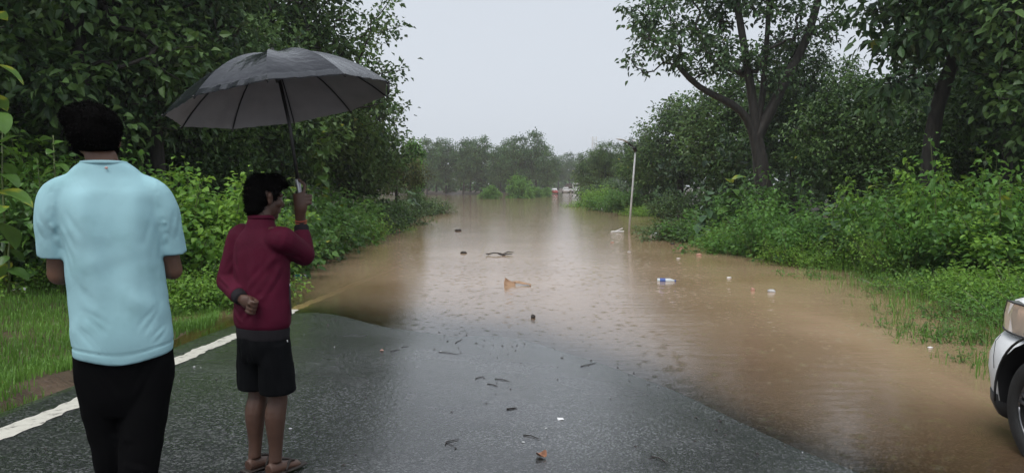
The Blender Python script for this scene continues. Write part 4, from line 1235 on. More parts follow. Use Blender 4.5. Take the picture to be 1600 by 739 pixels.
tee_folds = [((-.168, -.02, 1.475), (-.178, -.075, 1.41), .004, -.0028), ((-.178, -.075, 1.41), (-.165, -.10, 1.31), .004, -.0028), ((.168, -.02, 1.475), (.178, -.075, 1.41), .004, -.0028), ((.178, -.075, 1.41), (.165, -.10, 1.31), .004, -.0028),
             ((-.17, -.10, 1.38), (-.09, -.135, 1.27), .008, .010), ((-.185, -.08, 1.35), (-.11, -.13, 1.19), .008, .010), ((-.19, -.06, 1.31), (-.13, -.12, 1.13), .007, .008), ((-.18, -.05, 1.26), (-.15, -.11, 1.06), .007, .006),
             ((.18, -.09, 1.36), (.11, -.13, 1.22), .008, .009), ((.19, -.07, 1.31), (.13, -.12, 1.15), .007, .008), ((.19, -.05, 1.26), (.15, -.11, 1.06), .007, .005),
             ((-.16, -.11, 1.12), (-.07, -.14, 1.02), .009, .005), ((-.15, -.12, 1.02), (-.03, -.14, .94), .009, .004), ((.16, -.10, 1.02), (.06, -.14, .92), .009, .004), ((-.12, -.12, 1.25), (-.14, -.12, .95), .02, .004), ((.12, -.12, 1.22), (.14, -.12, .92), .02, .004),
             ((-.16, -.10, .95), (-.08, -.14, .88), .008, .004), ((.17, -.08, .93), (.10, -.13, .88), .008, .004),
             ((.0, -.13, 1.40), (.0, -.14, .98), .05, -.012), ((-.08, -.12, 1.44), (-.10, -.13, 1.28), .035, .007), ((.09, -.12, 1.44), (.11, -.13, 1.28), .035, .007),
             ((-.05, -.09, 1.515), (.05, -.09, 1.515), .006, .002),
             ((-.26, -.05, 1.36), (-.215, -.07, 1.24), .012, .005), ((.26, -.05, 1.35), (.22, -.07, 1.24), .012, .005)]
def tee_hem(co, no):
    # stitched hem: a shallow groove 25 mm above the bottom edge, lower at the back middle
    co = co.copy()
    k = sstep(1.0, .82, co[:, 2])
    co[:, 2] -= k * (.03 * np.exp(-(co[:, 0] / .12) ** 2))
    g = np.exp(-((co[:, 2] - .862 + .03 * np.exp(-(co[:, 0] / .12) ** 2)) / .004) ** 2) * (np.abs(co[:, 0]) < .21)
    return co - no * (g * .004)[:, None]
tee = blob('t_shirt', bm, .0065, M_tee, man, smooth=5, folds=tee_folds, noise=.0022, post=tee_hem)
bm = bmesh.new()
import itertools
ring = [(.080 * math.cos(t), -.004 + .068 * math.sin(t), 1.531 - .018 * math.sin(t) * (1 if math.sin(t) > 0 else .2)) for t in np.linspace(0, 2 * math.pi, 33)]
sloft(bm, ring, [(.0035, .007)] * 33, 8)
bm_obj('collar', bm, M_tee, tee)
bm = bmesh.new(); ball(bm, (.012, -.081, 1.512), (.006, .003, .005)); bm_obj('neck_tag', bm, M_tag, tee)
bm = bmesh.new()
stack(bm, [(.58, .10, .08), (.66, .145, .105), (.74, .160, .112), (.80, .164, .114), (.90, .155, .108), (.96, .145, .10)], 30, 2.2)
for q in (-1, 1):
    a, b, c = [Vector(v) for v in legsA[q]]
    sloft(bm, [a + Vector((.003 * q, 0, 0)), a.lerp(b, .35) + Vector((.012 * q, 0, 0)), b, b.lerp(c, .5), c + Vector((0, 0, .0))], [.090, .094, .080, .070, .068], 18)
tf = [((-.10, -.09, .80), (-.02, -.10, .66), .012, .006), ((.10, -.09, .80), (.03, -.1, .66), .012, .006), ((-.1, 0, .52), (.0, -.04, .48), .012, .007), ((.0, -.09, .50), (.1, -.06, .46), .012, .007), ((.0, -.1, .40), (.09, -.13, .36), .011, .006)]
blob('trousers', bm, .008, M_trouser, man, smooth=4, folds=tf, noise=.0025)
for q in (-1, 1):
    a = Vector(legsA[q][2]); bm = bmesh.new()
    sloft(bm, [a + Vector((0, -.065, -.055)), a + Vector((0, 0, -.05)), a + Vector((0, .10, -.065)), a + Vector((0, .205, -.075))], [(.042, .044), (.046, .048), (.050, .034), (.034, .022)], 14, up=(1, 0, 0))
    blob('shoe', bm, .008, M_rubber, man, smooth=3)
bm = bmesh.new()
ball(bm, (-.022, .020, 1.712), (.095, .108, .080), 22); ball(bm, (-.022, -.012, 1.675), (.090, .088, .080), 20); ball(bm, (-.019, -.020, 1.635), (.070, .058, .052), 16); ball(bm, (-.037, .04, 1.735), (.100, .09, .066), 18)
hairA = blob('hair', bm, .007, M_hair, man, smooth=4, noise=.004)
fuzz('hair_strand_fringe', hairA, 14000, .009, M_hair, hairA, 3)
bm = bmesh.new(); ball(bm, (-.047, .085, 1.578), (.045, .035, .03), 14); sloft(bm, [(-.095, .03, 1.64), (-.092, .045, 1.60), (-.072, .07, 1.575)], [.012, .016, .02], 10); sloft(bm, [(.049, .05, 1.64), (.041, .065, 1.60), (.013, .09, 1.575)], [.012, .016, .02], 10)
blob('beard', bm, .006, M_hair, man, smooth=2)
for q in (-1, 1):
    Mh = Matrix.Translation((-.022, .035, 1.655)) @ Matrix.Rotation(R(12), 4, 'Z') @ Matrix.Rotation(R(-8), 4, 'X')
    bm = bmesh.new(); ball(bm, Mh @ Vector((.031 * q, .072, .003)), .0125, 12); bm_obj('eye', bm, M_eye, man)

# he leans a little to his left above the hips
for o in [man] + list(man.children_recursive):
    co = np.empty(len(o.data.vertices) * 3, np.float32); o.data.vertices.foreach_get('co', co); co = co.reshape(-1, 3)
    co[:, 0] -= .06 * np.clip(co[:, 2] - .85, 0, 1) / .85
    co[:, 2] += .032 * np.clip((co[:, 2] - 1.0) / .45, 0, 1) * (1 - sstep(1.555, 1.63, co[:, 2]))
    o.data.vertices.foreach_set('co', co.ravel()); o.data.update()

# ---- man in the maroon jacket, back turned three quarters, holding the umbrella
BX, BY = -1.31, 3.93
gB = float(road_z(np.array([BX]), np.array([BY]))[0])
ROOT = Vector((BX, BY, gB)); YAW = R(-32)
TB = Matrix.Rotation(YAW, 3, 'Z')
def tl(x, y, z): return TB @ Vector((x, y, z))             # torso frame -> person frame
def wp(xp, yp, d):                                         # a point seen at picture (xp, yp) at distance d, person frame
    return Vector((px(xp, d), d, CAMZ - (yp - 290) / 1180 * d)) - ROOT
HEADC = tl(0, .03, 1.452)
HYAW = R(-42)
bm = bmesh.new()
hp = head(bm, HEADC, HYAW, 1.0, R(-6))
sloft(bm, [tl(0, -.01, 1.28), tl(0, .0, 1.34), HEADC + Vector((0, 0, -.03))], [.062, .054, .05], 16)
stack(bm, [(.70, .14, .10), (.82, .145, .105), (.98, .13, .095), (1.14, .145, .10), (1.25, .135, .08), (1.31, .08, .055)], yaw=YAW)
shR, shL = tl(.155, 0, 1.245), tl(-.155, 0, 1.245)
elR, wrR = wp(474, 398, 3.98), wp(470, 352, 4.03)
elL, wrL = wp(353, 440, 4.0), wp(374, 468, 3.80)
for a, e, w in ((shR, elR, wrR), (shL, elL, wrL)):
    sloft(bm, [a, a.lerp(e, .5), e], [.040, .040, .036], 14); ball(bm, a, .040); ball(bm, e, .036)
    sloft(bm, [e, e.lerp(w, .4), w], [.038, .036, .025], 14)
# umbrella shaft line in world space
S0 = Vector((px(468.5, 4.03), 4.03, CAMZ - (300 - 290) / 1180 * 4.03))
S1 = Vector((px(441, 4.07), 4.07, CAMZ + (290 - 86) / 1180 * 4.07))
U = (S1 - S0).normalized()
s0 = S0 - ROOT
# right hand: palm on the camera side of the handle, fingers wrap round the far side, index finger points up the shaft
G = s0 - U * .045
fwd = Vector((.30, .95, 0)); fwd = (fwd - fwd.dot(U) * U).normalized(); rt = fwd.cross(U).normalized()
pal = G - fwd * .026 + rt * .012
sloft(bm, [wrR, wrR.lerp(pal, .5) - fwd * .004, pal - U * .03, pal + U * .038], [(.026, .021), (.032, .022), (.038, .020), (.036, .017)], 14, up=rt)
for k in range(4):
    b0 = pal + U * (.036 - .0195 * k) + rt * .03
    L_ = (1.0, 1.08, 1.0, .85)[k]
    if k == 0:
        finger(bm, [b0, b0 + U * .035 + rt * .004 + fwd * .012, b0 + U * .058 - rt * .014 + fwd * .014, b0 + U * .074 - rt * .026 + fwd * .012], .009)
    else:
        finger(bm, [b0, b0 + (fwd * .030 + rt * .016) * L_, b0 + (fwd * .058 - rt * .012) * L_, b0 + (fwd * .050 - rt * .042) * L_], .009)
t0 = pal - U * .02 - rt * .028
finger(bm, [t0, t0 + U * .028 - rt * .008 + fwd * .014, t0 + U * .05 + rt * .004 + fwd * .028], .0105)
# left hand: loose fist against the small of the back, curled fingers towards the camera
hd = (wp(396, 479, 3.775) - wrL).normalized(); up_ = Vector((0, 0, 1)); up_ = (up_ - up_.dot(hd) * hd).normalized(); out = hd.cross(up_).normalized()
if out.y > 0: out = -out
pl = wrL + hd * .05
sloft(bm, [wrL, pl - hd * .015, pl + hd * .022], [(.026, .021), (.036, .022), (.038, .020)], 14, up=up_)
for k in range(4):
    b0 = pl + hd * .026 + up_ * (.028 - .0195 * k)
    finger(bm, [b0, b0 + hd * .026 + out * .016, b0 + hd * .018 + out * .037, b0 - hd * .010 + out * .034], .0092)
t0 = pl + up_ * .026 - hd * .005
finger(bm, [t0, t0 + hd * .022 + out * .024 + up_ * .006, t0 + hd * .034 + out * .044 - up_ * .012], .0105)
legsB = {-1: [tl(-.075, 0, .72), tl(-.073, .02, .41), tl(-.072, -.015, .07)], 1: [tl(.075, 0, .72), tl(.075, .025, .41), tl(.072, .0, .07)]}
for q in (-1, 1):
    a, k_, f = legsB[q]
    sloft(bm, [a, a.lerp(k_, .55), k_, k_.lerp(f, .3) + tl(0, -.012, 0), k_.lerp(f, .75), f], [.078, .062, .051, .054, .036, .034], 16)
    sloft(bm, [f + tl(0, -.045, -.035), f + tl(0, .0, -.035), f + tl(0, .08, -.042), f + tl(.004 * q, .15, -.052)], [(.028, .03), (.034, .036), (.038, .024), (.032, .014)], 12, up=tuple(tl(1, 0, 0)))
    for k in range(5):
        b0 = f + tl(-q * .024 + q * .013 * k, .14 - .008 * k * (k > 1), -.055)
        finger(bm, [b0, b0 + tl(0, .02, .001), b0 + tl(0, .032 - .003 * k, -.003)], .0085 if k else .0115)
boy = blob('person', bm, .0052, M_skin2, smooth=2)
boy.location = ROOT
tag(boy, 'man in a maroon jacket and black shorts holding up a black umbrella', 'person')
# jacket
bm = bmesh.new()
stack(bm, [(.775, .150, .108), (.80, .162, .12), (.86, .166, .122), (1.0, .160, .118), (1.12, .165, .115), (1.21, .160, .102), (1.265, .120, .085), (1.30, .085, .068), (1.345, .066, .060, 0, .004), (1.365, .063, .058, 0, .006)], 36, 2.2, YAW)
def sleeve(bm, a, e, w, k=1.0):
    a0 = a.lerp(tl(0, 0, 1.2), .25)
    sloft(bm, [a0, a, a.lerp(e, .5), e], [.066, .070, .066, .060], 18); ball(bm, a, .068); ball(bm, e, .060)
    wq = e.lerp(w, .80)
    sloft(bm, [e, e.lerp(w, .4), wq], [.058, .052, .043], 18)
sleeve(bm, shR, elR, wrR); sleeve(bm, shL, elL, wrL)
v = lambda p: tuple(p)
jf = [(v(tl(.12, -.10, 1.20)), v(tl(.10, -.12, 1.0)), .013, .007), (v(tl(.15, -.05, 1.15)), v(tl(.02, -.12, .98)), .014, .007), (v(tl(.16, -.02, 1.10)), v(tl(.08, -.11, .88)), .014, .007),
      (v(tl(-.13, -.09, 1.2)), v(tl(-.05, -.12, 1.05)), .014, .006), (v(tl(-.15, -.06, .95)), v(tl(0, -.125, .86)), .013, .006), (v(tl(.0, -.12, 1.18)), v(tl(.02, -.12, .86)), .03, -.006),
      (v(tl(.1, -.1, .95)), v(tl(.0, -.125, .83)), .013, .006), (v(tl(-.12, -.1, .88)), v(tl(-.02, -.125, .82)), .012, .005),
      (v(shR.lerp(elR, .3) + Vector((0, -.06, .02))), v(elR + Vector((0, -.05, .03))), .011, .006), (v(shR.lerp(elR, .6) + Vector((-.02, -.06, -.03))), v(elR + Vector((.01, -.05, -.02))), .011, .006),
      (v(shL.lerp(elL, .4) + Vector((.03, -.06, 0))), v(elL + Vector((.02, -.05, .05))), .011, .006), (v(elL + Vector((-.02, -.05, .03))), v(elL.lerp(wrL, .5) + Vector((0, -.05, .02))), .011, .006), (v(elL + Vector((0, -.06, 0))), v(elL.lerp(wrL, .6) + Vector((0, -.05, -.01))), .010, .005)]
jac = blob('jacket', bm, .0065, M_maroon, boy, smooth=4, folds=jf, noise=.002)
bm = bmesh.new()
stack(bm, [(.722, .146, .106), (.732, .152, .112), (.775, .154, .113), (.79, .150, .108)], 36, 2.2, YAW)
bm_obj('waistband', bm, M_rib, jac)
for e, w in ((elR, wrR), (elL, wrL)):
    bm = bmesh.new(); sloft(bm, [e.lerp(w, .66), e.lerp(w, .80), e.lerp(w, .95), w], [.038, .0395, .037, .033], 18)
    bm_obj('cuff', bm, M_rib, jac)
bm = bmesh.new()
cring = [tuple(tl(.066 * math.cos(t), .005 + .060 * math.sin(t), 1.357 - .02 * max(0, math.sin(t)))) for t in np.linspace(0, 2 * math.pi, 29)]
sloft(bm, cring, [(.007, .011)] * 29, 8); bm_obj('collar', bm, M_maroon, jac)
bm = bmesh.new(); sloft(bm, [tl(.164, .042, 1.01), tl(.171, .036, .93), tl(.168, .045, .85)], [.0035, .0035, .0035], 6); zp = bm_obj('pocket_zip', bm, M_zip, jac)
bm = bmesh.new(); ball(bm, tl(.169, .038, 1.005), (.004, .003, .008)); bm_obj('zip_pull', bm, M_metal, zp)
for k in range(2):
    bm = bmesh.new(); wq = wrR + (pal - wrR) * (.10 + .10 * k); ax = (pal - wrR).normalized()
    A_ = ax.orthogonal().normalized(); B_ = ax.cross(A_)
    sloft(bm, [wq + (A_ * math.cos(t) + B_ * math.sin(t)) * .0290 for t in np.linspace(0, 2 * math.pi, 21)], [.0028] * 21, 6)
    bm_obj('wrist_thread', bm, M_thread, boy)
# shorts
bm = bmesh.new()
stack(bm, [(.60, .12, .095), (.68, .152, .112), (.75, .148, .110), (.77, .145, .106)], 30, 2.2, YAW)
for q in (-1, 1):
    a, k_, f = legsB[q]
    sloft(bm, [a + tl(.0, 0, -.02), a.lerp(k_, .45) + tl(.008 * q, 0, 0), a.lerp(k_, .9) + tl(.010 * q, -.005, 0)], [.088, .090, .094], 20)
sf = [(v(tl(-.03, -.1, .70)), v(tl(-.06, -.1, .47)), .014, .007), (v(tl(.04, -.11, .70)), v(tl(.07, -.1, .47)), .014, .007), (v(tl(.12, -.05, .66)), v(tl(.15, -.05, .46)), .012, .006), (v(tl(-.12, -.06, .66)), v(tl(-.14, -.06, .46)), .012, .006), (v(tl(.0, -.1, .62)), v(tl(.05, -.1, .5)), .012, .006)]
sh = blob('shorts', bm, .0065, M_shorts, boy, smooth=3, folds=sf, noise=.002)
bm = bmesh.new(); box(bm, tl(.150, .03, .712), (.006, .004, .016), TB); bm_obj('brand_tag', bm, M_white, sh, False)
for q in (-1, 1):
    f = legsB[q][2]; bm = bmesh.new()
    sloft(bm, [f + tl(0, -.07, -.062), f + tl(0, .0, -.062), f + tl(.003 * q, .10, -.062), f + tl(.003 * q, .19, -.062)], [(.036, .010), (.038, .010), (.046, .010), (.034, .010)], 14, up=tuple(tl(1, 0, 0)))
    sd_ = bm_obj('sandal', bm, M_rubber, boy)
    bm = bmesh.new()
    for e in (-1, 1): sloft(bm, [f + tl(.038 * e, .04, -.055), f + tl(.026 * e, .075, -.015), f + tl(.004, .125, -.030)], [.007, .008, .007], 8)
    bm_obj('strap', bm, M_rubber, sd_)
# hair with a quiff
Mh = Matrix.Translation(HEADC) @ Matrix.Rotation(HYAW, 4, 'Z') @ Matrix.Rotation(R(-6), 4, 'X')
hr = Mh.to_3x3()
bm = bmesh.new()
ball(bm, Mh @ Vector((0, -.014, .052)), (.078, .094, .074), 22, hr); ball(bm, Mh @ Vector((0, -.042, .012)), (.075, .070, .084), 18, hr)
ball(bm, Mh @ Vector((0, -.052, -.05)), (.062, .046, .05), 16, hr); ball(bm, Mh @ Vector((0, .045, .090)), (.066, .060, .038), 16, hr)
ball(bm, Mh @ Vector((0, .092, .082)), (.050, .030, .024), 14, hr)
for q in (-1, 1): ball(bm, Mh @ Vector((.073 * q, .012, .025)), (.010, .024, .042), 10, hr)
hairB = blob('hair', bm, .006, M_hair, boy, smooth=3, noise=.003)
fuzz('hair_strand_fringe', hairB, 6000, .013, M_hair, hairB, 4)
for q in (-1, 1):
    bm = bmesh.new(); ball(bm, Mh @ Vector((.031 * q, .072, .003)), .0122, 12); bm_obj('eye', bm, M_eye, boy)
    bm = bmesh.new(); sloft(bm, [Mh @ Vector((.012 * q, .094, .022)), Mh @ Vector((.03 * q, .092, .028)), Mh @ Vector((.050 * q, .077, .022))], [.003, .004, .002], 6); bm_obj('eyebrow', bm, M_hair, boy)

# ------------------------------------------------------------------ umbrella
M_nylon = plain('wet_black_nylon', (.008, .009, .014), .19, spec=.42, bump=.45, bscale=24)
M_lining = plain('grey_umbrella_lining', (.40, .385, .395), .7, spec=.3, var=.08)
M_black = plain('black_painted_metal', (.012, .012, .012), .35)
umb = empty('umbrella', S0)
tag(umb, 'wet black umbrella held above the man in the maroon jacket', 'umbrella')
Q = U.to_track_quat('Z', 'Y')
# turn so that the seams fall as in the photograph
spin = R(-90 + 13.5)
UM0 = Q.to_matrix() @ Matrix.Rotation(spin, 3, 'Z')
UM = Matrix.Rotation(R(-2.5), 3, 'Y') @ UM0
LEN = (S1 - S0).length
RU, HU, NP = .585, .27, 10
def canopy_point(phi, t, off=0.0):
    """phi in -1..1 across a panel, t from hub 0 to rim 1"""
    half = math.pi / NP
    r = RU * t
    chord = math.cos(half) / math.cos(phi * half)            # straight between ribs
    sagr = 1 - .022 * (1 - phi * phi) * t ** 3                 # rim scallop
    zz = HU * (1 - t ** 2.15) - .018 * (1 - phi * phi) * math.sin(math.pi * min(1, t * 1.05)) - .0025 * math.sin(13 * phi + 3 * t) * t * (1 - phi * phi)
    rr = r * (chord * .75 + .25) * sagr
    return rr * math.cos(phi * half), rr * math.sin(phi * half), LEN - HU + zz - off
for k in range(NP):
    a = 2 * math.pi * (k + .5) / NP
    Rk = UM @ Matrix.Rotation(a, 3, 'Z')
    nu, nt_ = 13, 15
    Vv, Ff, Mi = [], [], []
    for layer, off in ((0, 0.0), (1, .004)):
        b = len(Vv)
        for i in range(nt_):
            for j in range(nu):
                Vv.append(tuple(Rk @ Vector(canopy_point(-1 + 2 * j / (nu - 1), .03 + .97 * i / (nt_ - 1), off))))
        for i in range(nt_ - 1):
            for j in range(nu - 1):
                f = (b + i * nu + j, b + i * nu + j + 1, b + (i + 1) * nu + j + 1, b + (i + 1) * nu + j)
                Ff.append(f if layer else f[::-1]); Mi.append(layer)
    b = nt_ * nu
    for j in range(nu - 1):
        q = (nt_ - 1) * nu + j
        Ff.append((q, q + 1, b + q + 1, b + q)); Mi.append(0)
    np_obj('canopy_panel', np.array(Vv), np.array(Ff), [M_nylon, M_lining], umb, smooth=True, mat_idx=Mi)
for k in range(NP):
    a = 2 * math.pi * k / NP
    Rk = UM @ Matrix.Rotation(a, 3, 'Z')
    bm = bmesh.new()
    pts = []
    for t in np.linspace(.03, 1.01, 9):
        pts.append(Rk @ Vector((RU * t, 0, LEN - HU + HU * (1 - t ** 2.15) - .010)))
    loft(bm, pts, [.0035] * 9, 6); rb = bm_obj('rib', bm, M_black, umb)
    bm = bmesh.new(); loft(bm, [Rk @ Vector((.012, 0, LEN - .13)), Rk @ Vector((RU * .45, 0, LEN - HU + HU * (1 - .45 ** 2.15) - .012))], [.003, .003], 6); bm_obj('stretcher', bm, M_black, rb)
    bm = bmesh.new(); ball(bm, Rk @ Vector((RU * 1.012, 0, LEN - HU - .006)), (.006, .006, .006), 8); bm_obj('rib_tip', bm, M_black, rb)
bm = bmesh.new(); loft(bm, [UM0 @ Vector((0, 0, -.02)), UM0 @ Vector((0, 0, LEN * .5)), UM @ Vector((0, 0, LEN + .03))], [.0105, .0098, .0085], 12); bm_obj('shaft', bm, M_black, umb)
bm = bmesh.new(); loft(bm, [UM @ Vector((0, 0, LEN - .155)), UM @ Vector((0, 0, LEN - .115))], [.014, .014], 12); bm_obj('runner', bm, M_black, umb)
bm = bmesh.new(); loft(bm, [UM @ Vector((0, 0, LEN - .01)), UM @ Vector((0, 0, LEN + .008)), UM @ Vector((0, 0, LEN + .03))], [.02, .014, .007], 12); bm_obj('ferrule', bm, M_black, umb)
bm = bmesh.new(); loft(bm, [UM0 @ Vector((0, 0, -.10)), UM0 @ Vector((0, 0, -.02)), UM0 @ Vector((0, 0, .0)), UM0 @ Vector((0, 0, .065)), UM0 @ Vector((0, 0, .072))], [.013, .0125, .0125, .0145, .010], 14)
hd_ = bm_obj('handle', bm, M_metal, umb)
bm = bmesh.new(); box(bm, UM @ Vector((.0, -.014, .035)), (.012, .006, .03), UM); bm_obj('release_button', bm, M_black, hd_, False)
# hanging tie strap at the right tip
best = max(range(NP), key=lambda k: (UM @ Matrix.Rotation(2 * math.pi * k / NP, 3, 'Z') @ Vector((1, 0, 0))).x)
e = UM @ Matrix.Rotation(2 * math.pi * best / NP, 3, 'Z') @ Vector((RU * 1.0, 0, LEN - HU - .006))
bm = bmesh.new(); loft(bm, [e, e + Vector((.006, 0, -.02)), e + Vector((.004, 0, -.045)), e + Vector((0, 0, -.068))], [(.006, .002), (.007, .002), (.007, .002), (.004, .002)], 8); bm_obj('tie_strap', bm, M_black, umb)

# ------------------------------------------------------------------ white car on the right
M_carpaint = plain('white_car_paint', (.90, .91, .92), .4, spec=.3, coat=.05, var=.02, vscale=3)
M_trim = plain('black_car_plastic', (.014, .014, .015), .5, bump=.1)
M_tyre = plain('tyre_rubber', (.016, .016, .016), .7, bump=.25, bscale=60, var=.2)
M_rim = plain('alloy_rim', (.22, .22, .23), .3, metal=.85)
M_glass = plain('dark_car_glass', (.012, .014, .016), .06, spec=.6)
M_chrome = plain('chrome', (.6, .6, .6), .12, metal=1)
def lens_material():
    m, N, L, P = new_mat('headlight_lens')
    P.inputs['Base Color'].default_value = (.93, .95, .96, 1); P.inputs['Roughness'].default_value = .06
    P.inputs['Transmission Weight'].default_value = .8; P.inputs['IOR'].default_value = 1.15
    return m
M_lens = lens_material()
CARX, CARW = 4.215, .93      # centre line, half width
car = empty('car', (CARX, 3.2, -.055))
tag(car, 'white car parked at the right edge with its front wheel in the water', 'car')
FR = 2.30                   # front bumper tip (local y, forward = +y)
def plan(y, w):             # half width in plan, rounded front and rear corners
    f = max(0, (y - (FR - .72)) / .72); r = max(0, (-2.25 - y + .6) / .6) if y < -1.65 else 0
    return w * (1 - .42 * f ** 4) * (1 - .12 * r ** 2)
def body_shell(stations):
    """stations: (y, halfwidth, [(u, z) half profile from bottom centre to top centre])"""
    bm = bmesh.new(); rings = []
    for y, prof in stations:
        left = [bm.verts.new((-x, y, z)) for x, z in prof]
        right = [bm.verts.new((x, y, z)) for x, z in reversed(prof)]
        rings.append(left + right)
    n = len(rings[0])
    for a, b in zip(rings[:-1], rings[1:]):
        for k in range(n): bm.faces.new((a[k], a[(k + 1) % n], b[(k + 1) % n], b[k]))
    bm.faces.new(rings[0]); bm.faces.new(rings[-1][::-1])
    return bm
ys_ = [-2.25, -2.15, -1.9, -1.4, -.8, -.2, .4, .9, 1.2, 1.45, 1.65, 1.8, 1.95, 2.08, 2.18, 2.26, 2.30]
st = []
for y in ys_:
    w = plan(y, CARW)
    fr_ = min(1, max(0, (y - 1.5) / .5))
    top = .80 if y < 1.45 else .80 - .02 * ((y - 1.45) / .85)
    bot = .30 if y < 1.6 else .30 + .06 * ((y - 1.6) / .7) ** 2
    st.append((y, [(.02, bot), (w * .85, bot), (w * .965, bot + .03), (w * .985, bot + .14), (w, .54), (w * .992, .64), (w * (.975 - .03 * fr_), top - .055), (w * (.94 - .05 * fr_), top - .012), (w * (.88 - .06 * fr_), top), (.02, top + .005)]))
bm = body_shell(st)
body = bm_obj('body', bm, M_carpaint, car)
wheels = [(-1, 1.42), (1, 1.42), (-1, -1.40), (1, -1.40)]
bm = bmesh.new()
for q, y in wheels:
    bmesh.ops.create_cone(bm, cap_ends=True, segments=40, radius1=.455, radius2=.455, depth=.5, matrix=Matrix.Translation((q * .86, y, .405)) @ Matrix.Rotation(R(90), 4, 'Y'))
cutter = bm_obj('cutter', bm, M_trim)
cutter.parent = car
bpy.context.view_layer.update()
md = body.modifiers.new('arches', 'BOOLEAN'); md.object = cutter; md.operation = 'DIFFERENCE'; md.solver = 'EXACT'
dg = bpy.context.evaluated_depsgraph_get(); dg.update()
nm = bpy.data.meshes.new_from_object(body.evaluated_get(dg)); body.modifiers.clear(); body.data = nm
bpy.data.objects.remove(cutter)
body.data.materials.clear(); body.data.materials.append(M_carpaint); body.data.materials.append(M_trim)
for p_ in body.data.polygons:                       # black inside of the wheel arches
    p_.material_index = 0
    c_ = p_.center
    for q, y in wheels:
        if c_.x * q > .5 and math.hypot(c_.y - y, c_.z - .405) < .462:
            rad_ = Vector((0, c_.y - y, c_.z - .405))
            if abs(p_.normal.x) > .9 and c_.x * q > .8: continue
            p_.material_index = 1
for md in (body.modifiers.new('bev', 'BEVEL'),):
    md.width = .012; md.segments = 2; md.limit_method = 'ANGLE'; md.angle_limit = R(40)
body.modifiers.new('wn', 'WEIGHTED_NORMAL')
# bonnet and upper body
st = []
for y, w, z0, z1 in [(.55, .86, .78, 1.10), (1.0, .86, .78, 1.09), (1.5, .85, .78, 1.065), (1.85, .82, .78, 1.06), (2.02, .76, .78, 1.045), (2.10, .68, .78, 1.0)]:
    st.append((y, [(.02, z0), (w * .99, z0), (w, z0 + .1), (w * .985, z1 - .09), (w * .93, z1 - .03), (w * .8, z1 - .005), (.02, z1 + .02)]))
bm_obj('bonnet', body_shell(st), M_carpaint, car)
st = []
for y, w, wt, z0, z1 in [(-2.15, .82, .78, .8, 1.12), (-2.05, .84, .68, .8, 1.62), (-1.6, .87, .66, .8, 1.70), (-.6, .88, .66, .8, 1.72), (-.05, .88, .67, .8, 1.66), (.62, .87, .80, .8, 1.11)]:
    st.append((y, [(.02, z0), (w, z0), (w, 1.08), (wt, z1 - .06), (wt - .08, z1), (.02, z1 + .02)]))
cb_ = bm_obj('cabin', body_shell(st), M_carpaint, car, False)
bv = cb_.modifiers.new('b', 'BEVEL'); bv.width = .03; bv.segments = 3; bv.limit_method = 'ANGLE'; bv.angle_limit = R(25)
for q in (-1, 1):
    for y in (-.75, -1.75):
        bm = bmesh.new(); loft(bm, [(q * .945, y - .09, .93), (q * .955, y, .935), (q * .945, y + .09, .93)], [.012, .014, .012], 8); bm_obj('door_handle', bm, M_carpaint, car)
    for y in (.62, -.95):
        bm = bmesh.new(); loft(bm, [(q * .932, y, .42), (q * .932, y, .70), (q * .884, y, .82), (q * .882, y, 1.07)], [.004] * 4, 6); bm_obj('panel_gap', bm, M_trim, car)
for q in (-1, 1):
    for (y0, y1, y2, y3) in ((-.95, .42, .02, -.95), (-1.95, -1.03, -1.03, -1.85)):
        Vq = []
        for y, z, x in ((y0, 1.10, .879), (y1, 1.10, .879), (y2, 1.58, .705), (y3, 1.58, .70)):
            Vq.append((q * (x + .006), y, z))
        me = bpy.data.meshes.new('window'); me.from_pydata(Vq + [(a * .985, b, c) for a, b, c in Vq], [], [(0, 1, 2, 3), (7, 6, 5, 4), (0, 4, 5, 1), (1, 5, 6, 2), (2, 6, 7, 3), (3, 7, 4, 0)])
        me.materials.append(M_glass); link(bpy.data.objects.new('window', me), car)
me = bpy.data.meshes.new('windscreen'); me.from_pydata([(-.80, .605, 1.14), (.80, .605, 1.14), (.62, .0, 1.655), (-.62, .0, 1.655)], [], [(0, 1, 2, 3)]); me.materials.append(M_glass)
o = link(bpy.data.objects.new('windscreen', me), car); sm = o.modifiers.new('s', 'SOLIDIFY'); sm.thickness = .012; sm.offset = 1
